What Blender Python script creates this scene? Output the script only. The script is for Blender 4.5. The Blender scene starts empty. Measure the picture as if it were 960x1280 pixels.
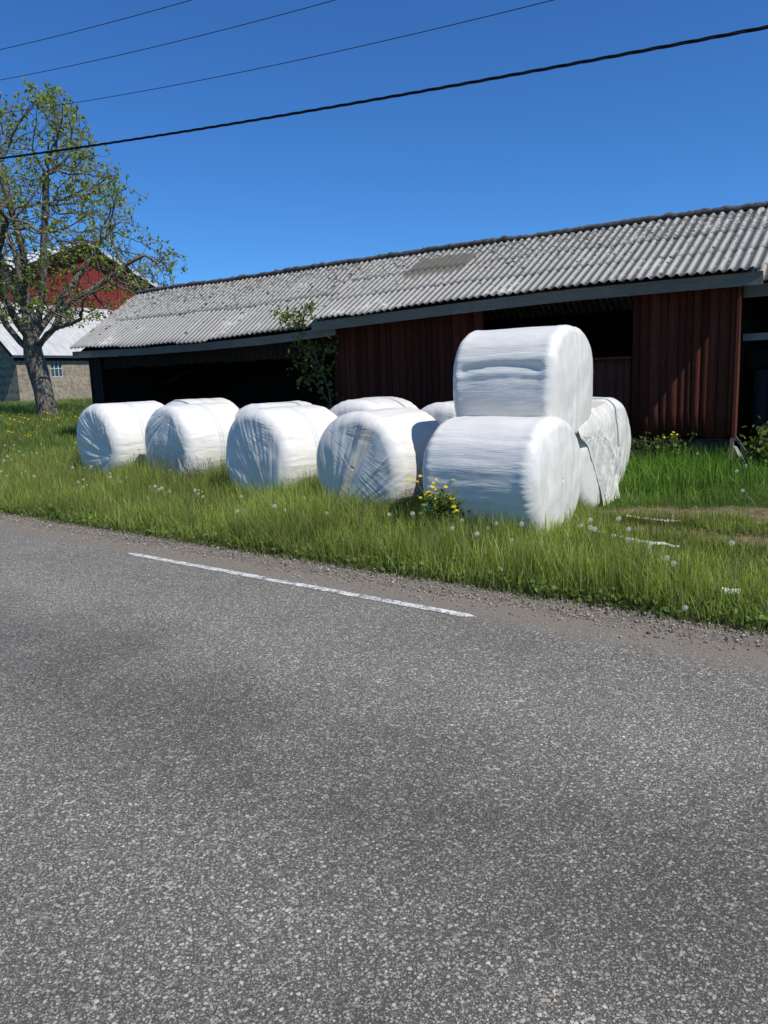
import bpy, math, random
import numpy as np
from mathutils import Vector, noise, Matrix
from mathutils.kdtree import KDTree

random.seed(7); rng = np.random.default_rng(7)
R = math.radians
scene = bpy.context.scene
COL = scene.collection

# ------------------------------------------------------------------ basics
def sm(t):
    t = 0.0 if t < 0 else 1.0 if t > 1 else t
    return t * t * (3 - 2 * t)
def smv(t):
    t = np.clip(t, 0, 1); return t * t * (3 - 2 * t)
def dist_edge(x, y): return .61 * x + .7924 * y - 5.15       # metres beyond the grass edge of the road
def ground_z(x, y):
    d = dist_edge(x, y)
    return .10 * sm(d / 2) + .2 * sm((d - 2) / 4.5) + .025 * max(0, min(14, -x)) * sm(d / 3) + .3 * sm((y - 16) / 24)
def ground_zv(x, y):
    d = dist_edge(x, y)
    return .10 * smv(d / 2) + .2 * smv((d - 2) / 4.5) + .025 * np.clip(-x, 0, 14) * smv(d / 3) + .3 * smv((y - 16) / 24)
UA = R(-37.6); UX, UY = math.cos(UA), math.sin(UA); NX, NY = .61, .7924
def road_xy(u, d):                                            # u along the road, d from the grass edge
    return (u * UX + (d + 5.15) * NX, u * UY + (d + 5.15) * NY)

def meta(o, label=None, cat=None, group=None, kind=None):
    if label: o['label'] = label
    if cat: o['category'] = cat
    if group: o['group'] = group
    if kind: o['kind'] = kind
    return o
def empty(name, loc, rz=0, label=None, cat=None, group=None):
    o = bpy.data.objects.new(name, None); COL.objects.link(o)
    o.location = loc; o.rotation_euler = (0, 0, rz); o.empty_display_size = .2
    return meta(o, label, cat, group)
def link(name, me, mat, parent=None, smooth=False):
    if mat: me.materials.append(mat)
    if smooth: me.polygons.foreach_set('use_smooth', [True] * len(me.polygons))
    o = bpy.data.objects.new(name, me); COL.objects.link(o)
    if parent: o.parent = parent
    return o
def mesh(name, V, F, mat, parent=None, smooth=False):
    me = bpy.data.meshes.new(name); me.from_pydata([tuple(v) for v in V], [], F); me.update()
    return link(name, me, mat, parent, smooth)
def np_mesh(name, V, F, mat, parent=None, smooth=False, tint=None):
    """V (n,3) array, F (m,k) array of equal-size faces"""
    me = bpy.data.meshes.new(name); m, k = F.shape
    me.vertices.add(len(V)); me.vertices.foreach_set('co', V.astype(np.float32).ravel())
    me.loops.add(m * k); me.loops.foreach_set('vertex_index', F.astype(np.int32).ravel())
    me.polygons.add(m); me.polygons.foreach_set('loop_start', (np.arange(m) * k).astype(np.int32))
    me.polygons.foreach_set('loop_total', np.full(m, k, np.int32))
    me.update(calc_edges=True); me.validate()
    if tint is not None:
        a = me.attributes.new('tint', 'FLOAT_COLOR', 'POINT')
        a.data.foreach_set('color', np.c_[tint, np.ones(len(tint))].astype(np.float32).ravel())
    return link(name, me, mat, parent, smooth)

class MB:
    def __init__(s): s.V = []; s.F = []
    def add(s, V, F):
        n = len(s.V); s.V += [tuple(v) for v in V]; s.F += [tuple(i + n for i in f) for f in F]
    def box(s, x0, x1, y0, y1, z0, z1, j=0):
        r = lambda: random.uniform(-j, j)
        V = [(x0+r(), y0, z0+r()), (x1+r(), y0, z0+r()), (x1+r(), y1, z0+r()), (x0+r(), y1, z0+r()),
             (x0+r(), y0, z1+r()), (x1+r(), y0, z1+r()), (x1+r(), y1, z1+r()), (x0+r(), y1, z1+r())]
        s.add(V, [(0,3,2,1), (4,5,6,7), (0,1,5,4), (1,2,6,5), (2,3,7,6), (3,0,4,7)])
    def beam(s, a, b, w, h):                                  # rectangular bar from a to b
        a, b = Vector(a), Vector(b); d = (b - a).normalized()
        up = Vector((0, 0, 1)) if abs(d.z) < .95 else Vector((0, 1, 0))
        sd = d.cross(up).normalized(); up = sd.cross(d)
        V = [p + sd * i * w / 2 + up * k * h / 2 for p in (a, b) for i, k in ((-1,-1), (1,-1), (1,1), (-1,1))]
        s.add(V, [(3,2,1,0), (4,5,6,7), (0,1,5,4), (1,2,6,5), (2,3,7,6), (3,0,4,7)])
    def tube(s, P, rad, n=6, cap=True):
        P = [Vector(p) for p in P]; rs = rad if isinstance(rad, (list, tuple)) else [rad] * len(P)
        base = len(s.V); prev = None
        for i, p in enumerate(P):
            t = (P[min(i+1, len(P)-1)] - P[max(i-1, 0)])
            t = t.normalized() if t.length > 1e-9 else Vector((0, 0, 1))
            if prev is None:
                u = t.orthogonal().normalized()
            else:
                u = prev - t * prev.dot(t); u = u.normalized() if u.length > 1e-6 else t.orthogonal().normalized()
            prev = u; w = t.cross(u)
            for k in range(n):
                a = 2 * math.pi * k / n; s.V.append(tuple(p + (u * math.cos(a) + w * math.sin(a)) * rs[i]))
        for i in range(len(P) - 1):
            for k in range(n):
                a = base + i * n + k; b = base + i * n + (k + 1) % n
                s.F.append((a, b, b + n, a + n))
        if cap:
            s.F.append(tuple(base + k for k in range(n))[::-1]); e = base + (len(P) - 1) * n
            s.F.append(tuple(e + k for k in range(n)))
    def build(s, name, mat, parent=None, smooth=False): return mesh(name, s.V, s.F, mat, parent, smooth)

# ------------------------------------------------------------------ materials
class NT:
    def __init__(s, name, rough=.8, spec=.3):
        s.m = bpy.data.materials.new(name); s.m.use_nodes = True; s.t = s.m.node_tree; s.N = s.t.nodes; s.L = s.t.links
        s.b = s.N['Principled BSDF']; s.b.inputs['Roughness'].default_value = rough
        s.b.inputs['Specular IOR Level'].default_value = spec
    def n(s, typ, **kw):
        o = s.N.new(typ)
        for k, v in kw.items():
            if k in o.inputs: s.set(o.inputs[k], v)
            else: setattr(o, k, v)
        return o
    def set(s, inp, v):
        if isinstance(v, bpy.types.NodeSocket): s.L.new(v, inp)
        elif isinstance(v, tuple) and len(v) == 3 and inp.type == 'RGBA': inp.default_value = (*v, 1)
        else: inp.default_value = v
    def obj(s): return s.n('ShaderNodeTexCoord').outputs['Object']
    def mapv(s, vec, scale=(1,1,1), loc=(0,0,0), rot=(0,0,0)):
        return s.n('ShaderNodeMapping', Vector=vec, Scale=scale, Location=loc, Rotation=rot).outputs[0]
    def noise(s, vec, scale, detail=4, rough=.6, dist=0):
        return s.n('ShaderNodeTexNoise', Vector=vec, Scale=scale, Detail=detail, Roughness=rough, Distortion=dist).outputs['Fac']
    def voro(s, vec, scale, feature='F1', out='Distance', rnd=1.):
        return s.n('ShaderNodeTexVoronoi', feature=feature, Vector=vec, Scale=scale, Randomness=rnd).outputs[out]
    def ramp(s, fac, stops, interp='LINEAR'):
        r = s.n('ShaderNodeValToRGB'); s.L.new(fac, r.inputs[0]); e = r.color_ramp; e.interpolation = interp
        while len(e.elements) < len(stops): e.elements.new(.5)
        for el, (p, c) in zip(e.elements, stops):
            el.position = p; el.color = (*c, 1) if isinstance(c, tuple) else (c, c, c, 1)
        return r.outputs[0]
    def mix(s, f, a, b, mode='MIX'):
        o = s.n('ShaderNodeMix', data_type='RGBA', blend_type=mode)
        s.set(o.inputs[0], f); s.set(o.inputs[6], a); s.set(o.inputs[7], b); return o.outputs[2]
    def math(s, op, a, b=0., c=None, clamp=False):
        o = s.n('ShaderNodeMath', operation=op, use_clamp=clamp); s.set(o.inputs[0], a); s.set(o.inputs[1], b)
        if c is not None: s.set(o.inputs[2], c)
        return o.outputs[0]
    def rng(s, v, a, b, c=0., d=1., smooth=False):
        return s.n('ShaderNodeMapRange', interpolation_type='SMOOTHSTEP' if smooth else 'LINEAR', Value=v, **{'From Min': a, 'From Max': b, 'To Min': c, 'To Max': d}).outputs[0]
    def sep(s, vec):
        return s.n('ShaderNodeSeparateXYZ', Vector=vec).outputs
    def bump(s, h, strength=.5, dist=.01, normal=None):
        o = s.n('ShaderNodeBump', Height=h, Strength=strength, Distance=dist)
        if normal: s.L.new(normal, o.inputs['Normal'])
        return o.outputs[0]
    def out(s, color=None, rough=None, normal=None):
        if color is not None: s.set(s.b.inputs['Base Color'], color)
        if rough is not None: s.set(s.b.inputs['Roughness'], rough)
        if normal is not None: s.set(s.b.inputs['Normal'], normal)
        return s.m

def mat_asphalt():
    t = NT('asphalt', .75, .35); o = t.obj()                  # object x runs along the road, y = d
    warp = t.n('ShaderNodeTexNoise', Vector=o, Scale=55., Detail=2.).outputs['Color']
    ov = t.n('ShaderNodeVectorMath', operation='MULTIPLY_ADD'); t.L.new(warp, ov.inputs[0]); ov.inputs[1].default_value = (.008,)*3; t.L.new(o, ov.inputs[2]); ov = ov.outputs[0]
    wb = t.n('ShaderNodeTexNoise', Vector=o, Scale=210., Detail=2.).outputs['Color']
    o3 = t.n('ShaderNodeVectorMath', operation='MULTIPLY_ADD'); t.L.new(wb, o3.inputs[0]); o3.inputs[1].default_value = (.006,)*3; t.L.new(ov, o3.inputs[2]); ov = o3.outputs[0]
    def stones(scale, lo, hi, thr):
        v = t.n('ShaderNodeTexVoronoi', Vector=ov, Scale=scale); d = v.outputs['Distance']; c = t.sep(v.outputs['Color'])
        rad = t.rng(c[0], thr, 1., 0., hi)
        mask = t.rng(t.math('SUBTRACT', rad, d), 0., .10, 0., 1.)
        return mask, c, v.outputs['Color'], d
    m1, c1, col1, d1 = stones(76., 0, .64, .15)
    m2, c2, col2, d2 = stones(140., 0, .68, .0)
    m3, c3, col3, d3 = stones(270., 0, .70, .0)
    pal = [(0., (.11,.102,.084)), (.22, (.22,.205,.172)), (.5, (.345,.322,.27)), (.76, (.475,.445,.375)), (.93, (.56,.525,.44)), (.975, (.48,.33,.21)), (1., (.76,.72,.62))]
    s1 = t.ramp(c1[1], pal); s2 = t.ramp(c2[1], pal); s3 = t.ramp(c3[1], pal)
    big = t.noise(o, .55, 9, .72); mid = t.noise(t.mapv(o, (1.2, .8, 1)), 2.3, 9, .78); fine = t.noise(o, 420., 3, .7)
    bind = t.mix(t.rng(fine, .3, .7), (.019,.0165,.014), (.135,.122,.100))
    col = t.mix(t.math('MULTIPLY', m3, .75), bind, s3); col = t.mix(t.math('MULTIPLY', m2, .9), col, s2); col = t.mix(m1, col, s1)
    # worn and oily patches, faint wheel paths
    patch = t.math('ADD', t.math('MULTIPLY', big, .6), t.math('MULTIPLY', mid, .4))
    y = t.sep(o)[1]
    yw = t.math('ADD', y, t.math('MULTIPLY', t.math('SUBTRACT', big, .5), 1.6))
    path = t.ramp(t.rng(yw, -5.4, -.6), [(0., .55), (.18, .40), (.34, .62), (.50, .30), (.60, .42), (.74, .78), (.86, .60), (1., .62)])
    patch = t.math('ADD', t.math('MULTIPLY', patch, .55), t.math('MULTIPLY', path, .40))
    col = t.mix(1., col, t.ramp(patch, [(.38, .70), (.47, .93), (.55, 1.10), (.63, 1.24)]), 'MULTIPLY')
    # small dark pits and short hairline tears
    pit = t.rng(t.noise(t.mapv(o, (3, 9, 1)), 2.2, 6, .7), .68, .74, 1., .5)
    col = t.mix(1., col, pit, 'MULTIPLY')
    # short dark tears in the surface
    tv = t.mapv(o, (1.1, 3.2, 1)); te = t.noise(tv, 1.7, 7, .75, .8)
    tear = t.math('MULTIPLY', t.rng(t.math('ABSOLUTE', t.math('SUBTRACT', te, .5)), 0., .006, 1., 0.), t.rng(t.noise(o, .9, 3), .56, .62))
    col = t.mix(t.math('MULTIPLY', tear, .75), col, (.012,.012,.012))
    # distance wash: fines between the stones are pale with dust near the verge
    dusty = t.rng(t.math('ADD', y, t.math('MULTIPLY', t.math('SUBTRACT', t.noise(o, 3.2, 8, .75), .5), .8)), -.84, -.46, 0., 1., True)
    grav = t.mix(t.rng(t.noise(o, 130., 4, .8), .35, .65), (.07,.055,.040), (.37,.31,.235))
    col = t.mix(t.math('MULTIPLY', dusty, .9), col, grav)
    h = t.math('ADD', t.math('MULTIPLY', m1, .8), t.math('ADD', t.math('MULTIPLY', m2, .5), t.math('MULTIPLY', m3, .25)))
    h = t.math('ADD', h, t.math('MULTIPLY', fine, .4))
    return t.out(col, t.rng(m1, 0, 1, .82, .6), t.bump(h, .75, .0045))

def mat_gravel():
    t = NT('gravel', .95, .15); o = t.obj()
    v = t.n('ShaderNodeTexVoronoi', Vector=o, Scale=75.); c = t.sep(v.outputs['Color'])
    v2 = t.n('ShaderNodeTexVoronoi', Vector=o, Scale=190.); c2 = t.sep(v2.outputs['Color'])
    pal = [(0., (.06,.05,.038)), (.4, (.16,.13,.10)), (.75, (.28,.235,.18)), (1., (.46,.40,.32))]
    col = t.mix(.5, t.ramp(c[0], pal), t.ramp(c2[0], pal))
    col = t.mix(t.rng(t.noise(o, 2.5, 5), .35, .65), col, t.mix(.5, col, (.17,.14,.12)))
    h = t.math('ADD', t.math('SUBTRACT', 1., v.outputs['Distance']), t.math('MULTIPLY', v2.outputs['Distance'], -.5))
    return t.out(col, None, t.bump(h, .8, .008))

def mat_paint():
    t = NT('road_paint', .6, .4); o = t.obj()
    wear = t.noise(o, 90., 4, .7); w2 = t.noise(o, 7., 4, .7)
    m = t.rng(t.math('ADD', wear, t.math('MULTIPLY', w2, .8)), .83, .93)
    col = t.mix(m, (.13,.13,.13), t.mix(w2, (.60,.58,.52), (.76,.74,.67)))
    return t.out(col, None, t.bump(wear, .4, .003))

def mat_ground():
    t = NT('soil_and_turf', .95, .1)
    a = t.n('ShaderNodeAttribute', attribute_name='tint').outputs['Color']; o = t.obj()
    n1 = t.noise(o, 9., 6, .7); n2 = t.noise(o, 60., 4, .7)
    bare = t.sep(a)[0]
    grass = t.mix(n1, (.03,.045,.012), (.075,.10,.026))
    soil = t.mix(n2, (.055,.036,.024), (.26,.19,.13))
    soil = t.mix(t.rng(n1, .42, .62), soil, t.mix(n2, (.16,.12,.06), (.36,.29,.16)))
    return t.out(t.mix(bare, grass, soil), None, t.bump(n2, .8, .03))

def mat_tint(name, rough=.55, transl=.35, spec=.25):
    t = NT(name, rough, spec); a = t.n('ShaderNodeAttribute', attribute_name='tint').outputs['Color']
    t.set(t.b.inputs['Base Color'], a)
    tr = t.n('ShaderNodeBsdfTranslucent', Color=t.mix(1., a, (1.5,1.6,.75), 'MULTIPLY'))
    mx = t.n('ShaderNodeMixShader'); mx.inputs[0].default_value = transl
    t.L.new(t.b.outputs[0], mx.inputs[1]); t.L.new(tr.outputs[0], mx.inputs[2])
    t.L.new(mx.outputs[0], t.N['Material Output'].inputs[0]); return t.m

def mat_plastic():
    t = NT('bale_film', .36, .5); o = t.obj(); g = t.n('ShaderNodeAttribute', attribute_name='tint').outputs['Color']
    fa = t.n('ShaderNodeAttribute', attribute_name='fold').outputs['Vector']
    fb = t.n('ShaderNodeAttribute', attribute_name='fold_b').outputs['Vector']
    gs = t.sep(g)                                             # r = dirt, g = overlap line, b = cap
    oi = t.n('ShaderNodeObjectInfo').outputs['Random']
    off = t.n('ShaderNodeCombineXYZ', X=t.math('MULTIPLY', oi, 9.), Y=t.math('MULTIPLY', oi, 5.)).outputs[0]
    def add(v):
        q = t.n('ShaderNodeVectorMath', operation='ADD'); t.L.new(v, q.inputs[0]); t.L.new(off, q.inputs[1]); return q.outputs[0]
    o2 = add(o); f2 = add(fa); g2 = add(fb)
    ridge = lambda n: t.math('SUBTRACT', 1., t.math('MULTIPLY', t.math('ABSOLUTE', t.math('SUBTRACT', n, .5)), 5.), clamp=True)
    wr = t.noise(t.mapv(o2, (1.3, 12, 12)), 1.3, 3, .5, .9)   # wrinkles along the barrel axis
    w2 = t.noise(t.mapv(o2, (1.6, 17, 17)), 1.7, 1.5, .5, 1.1)
    bar = t.math('ADD', t.math('MULTIPLY', wr, .8), t.math('MULTIPLY', ridge(w2), .35))
    # end faces: fine folds fanning from two gathering points, and crossing straight tension lines
    r1 = ridge(t.noise(t.mapv(f2, (6, 6, .9)), 1.5, 2, .5, .5)); r2 = ridge(t.noise(t.mapv(g2, (7, 7, 1.)), 1.5, 2, .5, .5))
    r3 = ridge(t.noise(t.mapv(f2, (22, 22, 1.6)), 1.4, 2, .5, .3))
    msk = t.rng(t.noise(o2, 2.1, 2), .44, .56)
    ends = t.math('ADD', t.mix(msk, t.math('ADD', r1, t.math('MULTIPLY', r3, .12)), r2), t.math('MULTIPLY', t.noise(o2, 7., 3, .5), .9))
    h = t.mix(gs[2], bar, ends)
    d = t.noise(o2, 3.2, 6, .7)
    col = t.mix(t.rng(d, .45, .75), (.80,.765,.69), (.69,.66,.59))
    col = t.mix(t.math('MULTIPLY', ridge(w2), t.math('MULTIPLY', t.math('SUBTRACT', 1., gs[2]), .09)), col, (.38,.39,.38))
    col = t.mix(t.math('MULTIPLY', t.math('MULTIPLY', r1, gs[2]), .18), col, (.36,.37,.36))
    col = t.mix(gs[0], col, (.27,.235,.20)); col = t.mix(gs[1], col, (.50,.53,.56))
    sc = t.n('ShaderNodeTexVoronoi', Vector=o2, Scale=14.)
    speck = t.math('LESS_THAN', sc.outputs['Distance'], t.rng(t.sep(sc.outputs['Color'])[0], .8, 1., 0., .09))
    col = t.mix(t.math('MULTIPLY', speck, .5), col, (.22,.2,.17))
    m = t.out(col, t.rng(d, .3, .7, .24, .40), t.bump(h, .42, .010))
    tr = t.n('ShaderNodeBsdfTranslucent', Color=(.50,.72,.62)); mx = t.n('ShaderNodeMixShader'); mx.inputs[0].default_value = .05
    t.L.new(t.b.outputs[0], mx.inputs[1]); t.L.new(tr.outputs[0], mx.inputs[2]); t.L.new(mx.outputs[0], t.N['Material Output'].inputs[0])
    return m

def mat_roof(tone=1.):
    t = NT('fibre_cement', .9, .15); o = t.obj()              # object x along eave, y across
    p = t.sep(o); n1 = t.noise(o, 1.3, 6, .7); n2 = t.noise(t.mapv(o, (1., 1.1, 1.1)), 11., 6, .75); n3 = t.noise(o, 60., 4, .7)
    a = t.n('ShaderNodeAttribute', attribute_name='tint').outputs['Color']; s = t.sep(a)  # r crest 0..1, g moss, b up-slope
    base = t.mix(n1, (.30,.285,.255), (.53,.505,.455)); base = t.mix(t.math('MULTIPLY', n3, .35), base, (.20,.19,.17))
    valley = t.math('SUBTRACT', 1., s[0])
    base = t.mix(t.math('MULTIPLY', t.rng(valley, .3, .85), .88), base, (.045,.044,.04))  # shade in the corrugation valleys, painted into the colour
    blotch = t.rng(t.math('ADD', t.math('ADD', n2, t.math('MULTIPLY', s[2], .13)), t.math('MULTIPLY', t.math('SUBTRACT', n1, .5), .35)), .61, .655)
    base = t.mix(t.math('MULTIPLY', blotch, .82), base, (.03,.03,.028))
    sv = t.n('ShaderNodeTexVoronoi', Vector=t.mapv(o, (1, .55, .55)), Scale=13.); svc = t.sep(sv.outputs['Color'])
    prob = t.math('ADD', t.math('MULTIPLY', s[2], .8), t.math('MULTIPLY', t.math('SUBTRACT', n1, .5), 1.6))
    spot = t.math('LESS_THAN', t.math('ADD', sv.outputs['Distance'], t.math('MULTIPLY', n3, .25)), t.math('MULTIPLY', t.math('LESS_THAN', svc[0], prob), t.math('ADD', .22, t.math('MULTIPLY', svc[1], .3))))
    base = t.mix(t.math('MULTIPLY', spot, .85), base, (.028,.028,.025))
    base = t.mix(t.rng(t.math('ADD', t.math('MULTIPLY', n1, .5), t.math('MULTIPLY', n2, .6)), .60, .74), base, (.66,.63,.57))
    base = t.mix(t.math('MULTIPLY', s[1], t.rng(n3, .2, .6, .7, 1.)), base, t.mix(n2, (.06,.056,.045), (.15,.135,.11)))
    return t.out(base, None, t.bump(t.math('ADD', n2, t.math('MULTIPLY', n3, .5)), .5, .01))

def mat_wood(name, c0, c1, grain=(14, 14, 1.2), rough=.85, streak=.5, bump=.5, vertical=True):
    t = NT(name, rough, .15); o = t.obj()
    a = t.n('ShaderNodeAttribute', attribute_name='tint').outputs['Color']
    g = t.noise(t.mapv(o, grain), 5., 6, .7, .4); b = t.noise(o, 1.1, 5, .65)
    col = t.mix(t.rng(g, .3, .7), c0, c1)
    col = t.mix(t.math('MULTIPLY', t.rng(b, .4, .7), streak), col, tuple(.45 * q for q in c0))
    return t.out(col, None, t.bump(g, bump, .006))

def mat_boards():
    t = NT('red_boards', .85, .12); o = t.obj(); a = t.n('ShaderNodeAttribute', attribute_name='tint').outputs['Color']
    g = t.noise(t.mapv(o, (26, 26, 1.5)), 4., 6, .7, .3); b = t.noise(t.mapv(o, (2, 2, .8)), 2.4, 5, .7)
    col = t.mix(t.rng(g, .3, .75), (.040,.011,.007), (.105,.031,.019))
    col = t.mix(t.rng(b, .55, .78), col, (.062,.034,.028)); col = t.mix(1., col, a, 'MULTIPLY')
    p = t.sep(o); low = t.rng(t.math('ADD', p[2], t.math('MULTIPLY', g, .3)), .75, 1.0, .5, 0.)
    col = t.mix(low, col, (.05,.032,.027))
    return t.out(col, None, t.bump(g, .6, .006))

def mat_simple(name, c, c2=None, scale=6., rough=.85, spec=.2, bump=.3, dist=.01, stretch=(1,1,1), metal=0):
    t = NT(name, rough, spec); o = t.mapv(t.obj(), stretch); n = t.noise(o, scale, 6, .7)
    t.b.inputs['Metallic'].default_value = metal
    return t.out(t.mix(t.rng(n, .3, .7), c, c2 or tuple(.6 * q for q in c)), None, t.bump(n, bump, dist))

def mat_masonry():
    t = NT('block_masonry', .95, .1); o = t.obj()
    v = t.mapv(o, (1, 1, 1), rot=(R(90), 0, 0))
    br = t.n('ShaderNodeTexBrick', Vector=v, Scale=1., **{'Color1': (.30,.25,.18), 'Color2': (.17,.145,.11), 'Mortar': (.38,.33,.25), 'Mortar Size': .016, 'Brick Width': .55, 'Row Height': .22})
    n = t.noise(o, 1.6, 6, .7); n2 = t.noise(o, 16., 5, .7)
    n3 = t.noise(o, 5., 6, .75); col = t.mix(t.rng(n, .35, .65), br.outputs['Color'], (.44,.37,.27)); col = t.mix(t.rng(n3, .45, .7), col, (.12,.095,.065)); col = t.mix(t.math('MULTIPLY', n2, .4), col, (.17,.14,.10))
    return t.out(col, None, t.bump(t.math('ADD', n2, br.outputs['Fac']), .5, .02))

def mat_metal_roof():
    t = NT('pale_metal_roof', .45, .4); o = t.obj(); p = t.sep(o)
    n = t.noise(t.mapv(o, (1.5, .5, 1)), 2., 5, .7)
    rib = t.math('LESS_THAN', t.math('FRACT', t.math('MULTIPLY', p[0], 1.6)), .07)
    col = t.mix(t.rng(n, .3, .7), (.40,.39,.37), (.52,.51,.48)); col = t.mix(t.math('MULTIPLY', rib, .45), col, (.25,.25,.26))
    return t.out(col, t.rng(n, .3, .7, .4, .6), t.bump(rib, .6, .03))

def mat_bark():
    t = NT('bark', .95, .1); o = t.obj()
    g = t.noise(t.mapv(o, (9, 9, 2.2)), 2.2, 6, .75, .6); b = t.noise(o, 3., 4)
    col = t.ramp(g, [(.36, (.035,.028,.022)), (.5, (.15,.125,.10)), (.66, (.32,.29,.245))])
    col = t.mix(t.rng(b, .55, .7), col, (.16,.165,.12))
    return t.out(col, None, t.bump(g, .9, .04))

def mat_fluff():
    t = NT('seed_fluff', .9, .05); t.set(t.b.inputs['Base Color'], (.85,.82,.72))
    tr = t.n('ShaderNodeBsdfTranslucent', Color=(.85,.82,.72)); mx = t.n('ShaderNodeMixShader'); mx.inputs[0].default_value = .5
    t.L.new(t.b.outputs[0], mx.inputs[1]); t.L.new(tr.outputs[0], mx.inputs[2]); t.L.new(mx.outputs[0], t.N['Material Output'].inputs[0]); return t.m
M = dict(asphalt=mat_asphalt(), gravel=mat_gravel(), paint=mat_paint(), ground=mat_ground(),
         grass=mat_tint('grass_blades', .5, .38, .3), leaf=mat_tint('leaves', .45, .4, .3), fuzz=mat_fluff(),
         petal=mat_tint('petals', .6, .3), stone=mat_tint('stones', .9, 0., .15),
         film=mat_plastic(), roof=mat_roof(), boards=mat_boards(), masonry=mat_masonry(), metalroof=mat_metal_roof(), bark=mat_bark(),
         fascia=mat_wood('weathered_fascia', (.115,.112,.09), (.20,.195,.16), (1.2, 14, 14), .8, .35),
         grey=mat_wood('grey_wood', (.16,.15,.135), (.30,.285,.26)),
         dark=mat_wood('dark_wood', (.018,.013,.011), (.035,.026,.022)),  # inside the barn bays this near-black colour stands in for shade
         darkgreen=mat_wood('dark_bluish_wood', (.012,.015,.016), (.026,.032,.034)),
         panel=mat_wood('brown_panel_boards', (.05,.018,.012), (.10,.040,.028), (20, 20, 1)),
         concrete=mat_simple('old_concrete', (.05,.047,.04), (.028,.026,.023), 5.),
         moss=mat_simple('ridge_moss', (.05,.048,.042), (.15,.145,.135), 14., .95, .1, .9, .03),
         redgable=mat_wood('red_painted_cladding', (.15,.020,.019), (.24,.038,.032), (9, 9, .5), .8, .3),
         whitemetal=mat_simple('white_roof_sheet', (.72,.71,.69), (.60,.59,.57), 1.2, .5, .3, .1),
         trim=mat_simple('pale_trim', (.62,.60,.56), (.42,.41,.38), 9.),
         glass=mat_simple('window_glass', (.02,.04,.055), (.04,.07,.09), 2., .12, .6, .02),
         rubber=mat_simple('dark_old_wood', (.03,.027,.024), (.05,.045,.04), 20.),
         cable=mat_simple('black_cable', (.012,.012,.013), None, 30., .6), wire=mat_simple('dark_wire', (.03,.035,.045), None, 10., .5),
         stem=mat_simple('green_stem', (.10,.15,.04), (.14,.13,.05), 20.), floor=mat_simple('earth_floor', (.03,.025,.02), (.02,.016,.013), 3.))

# ------------------------------------------------------------------ ground, road, verge
BARE = [(2.57, 8.30, .75, .20, -8), (3.35, 8.02, .62, .26, -12), (4.25, 7.55, .60, .45, -20), (2.65, 7.35, .50, .16, -30), (3.3, 6.75, .45, .22, -35), (5.3, 7.0, .8, .7, 0)]
def bare_v(x, y):
    b = np.zeros_like(x)
    for cx, cy, ra, rb, an in BARE:
        c, s = math.cos(R(an)), math.sin(R(an)); dx, dy = x - cx, y - cy
        e = np.sqrt(((dx*c + dy*s) / ra) ** 2 + ((-dx*s + dy*c) / rb) ** 2)
        e = e + .25 * np.sin(dx * 13 + cy * 7) * np.cos(dy * 17 + cx)
        b = np.maximum(b, smv((1.25 - e) / .5))
    return b
def make_ground():
    us = np.unique(np.r_[np.linspace(-900, -90, 14), np.linspace(-80, -14, 60), np.linspace(-14, 12, 240), np.linspace(12.5, 60, 40), np.linspace(70, 900, 12)])
    ds = np.unique(np.r_[-900, -300, -100, -40, -15, -7.2, -6.9, np.linspace(-.5, 8, 120), np.linspace(8.2, 60, 90), np.linspace(66, 1100, 14)])
    U, D = np.meshgrid(us, ds); X = U*UX + (D+5.15)*NX; Y = U*UY + (D+5.15)*NY
    Z = ground_zv(X, Y) + np.where(D > .1, .014*np.sin(X*5.1+Y*2)*np.cos(Y*4.3)*np.clip(D, 0, 1), 0)
    Z = np.where(D <= .02, -.014, Z); Z = np.where((D < -6.95) , .02, Z)
    V = np.c_[X.ravel(), Y.ravel(), Z.ravel()]; nu = len(us); nd = len(ds)
    i = (np.arange(nd-1)[:, None]*nu + np.arange(nu-1)[None]).ravel()
    F = np.c_[i, i+1, i+nu+1, i+nu]; b = bare_v(V[:, 0], V[:, 1])
    o = np_mesh('ground', V, F, M['ground'], None, True, np.c_[b, b, b]); meta(o, kind='structure')
make_ground()

def strip(name, u0, u1, d0, d1, z, mat, edge=None, n=600, kind='structure'):
    """flat sheet in road coordinates; the object's own x axis runs along the road"""
    us = np.linspace(u0, u1, n); V = []; F = []
    for k, u in enumerate(us):
        e = edge(u) if edge else 0
        V += [(u, d0 + 0, z), (u, d1 + e, z)]
        if k: a = 2*k; F.append((a-2, a, a+1, a-1))
    o = mesh(name, V, F, mat)
    o.location = (5.15*NX, 5.15*NY, 0); o.rotation_euler = (0, 0, UA)
    return meta(o, kind=kind)
def wob(f, amp, seed):
    return lambda u: amp * (noise.noise((u*f, seed, 0)) + .5*noise.noise((u*f*3.1, seed, 2)) + .35*noise.noise((u*f*9, seed, 5)))
strip('gravel_shoulder', -60, 40, -.8, .12, -.006, M['gravel'], wob(1.1, .10, 3), 1600)
strip('road', -400, 400, -6.9, -.36, 0, M['asphalt'], wob(1.3, .06, 9), 3000)
def paint_mesh():
    V = []; F = []; rnd = random.Random(3); n = 420
    for k in range(n):
        u = -4.68 + 4.07*k/(n-1); t = min(k, n-1-k)
        w = .041 * min(1, .35 + t/14); V += [(u, -.702 - w + rnd.uniform(-.005, .005), .004), (u, -.702 + w + rnd.uniform(-.005, .005), .004)]
        if k: a = 2*k; F.append((a-2, a, a+1, a-1))
    return V, F
_u = lambda x, y: x*UX + y*UY
u0, u1 = _u(-2.61, 7.62), _u(.62, 5.14)
V, F = paint_mesh(); s = (u1-u0)/4.07
V = [((v[0]+4.68)*s + u0, v[1], v[2]) for v in V]
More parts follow.
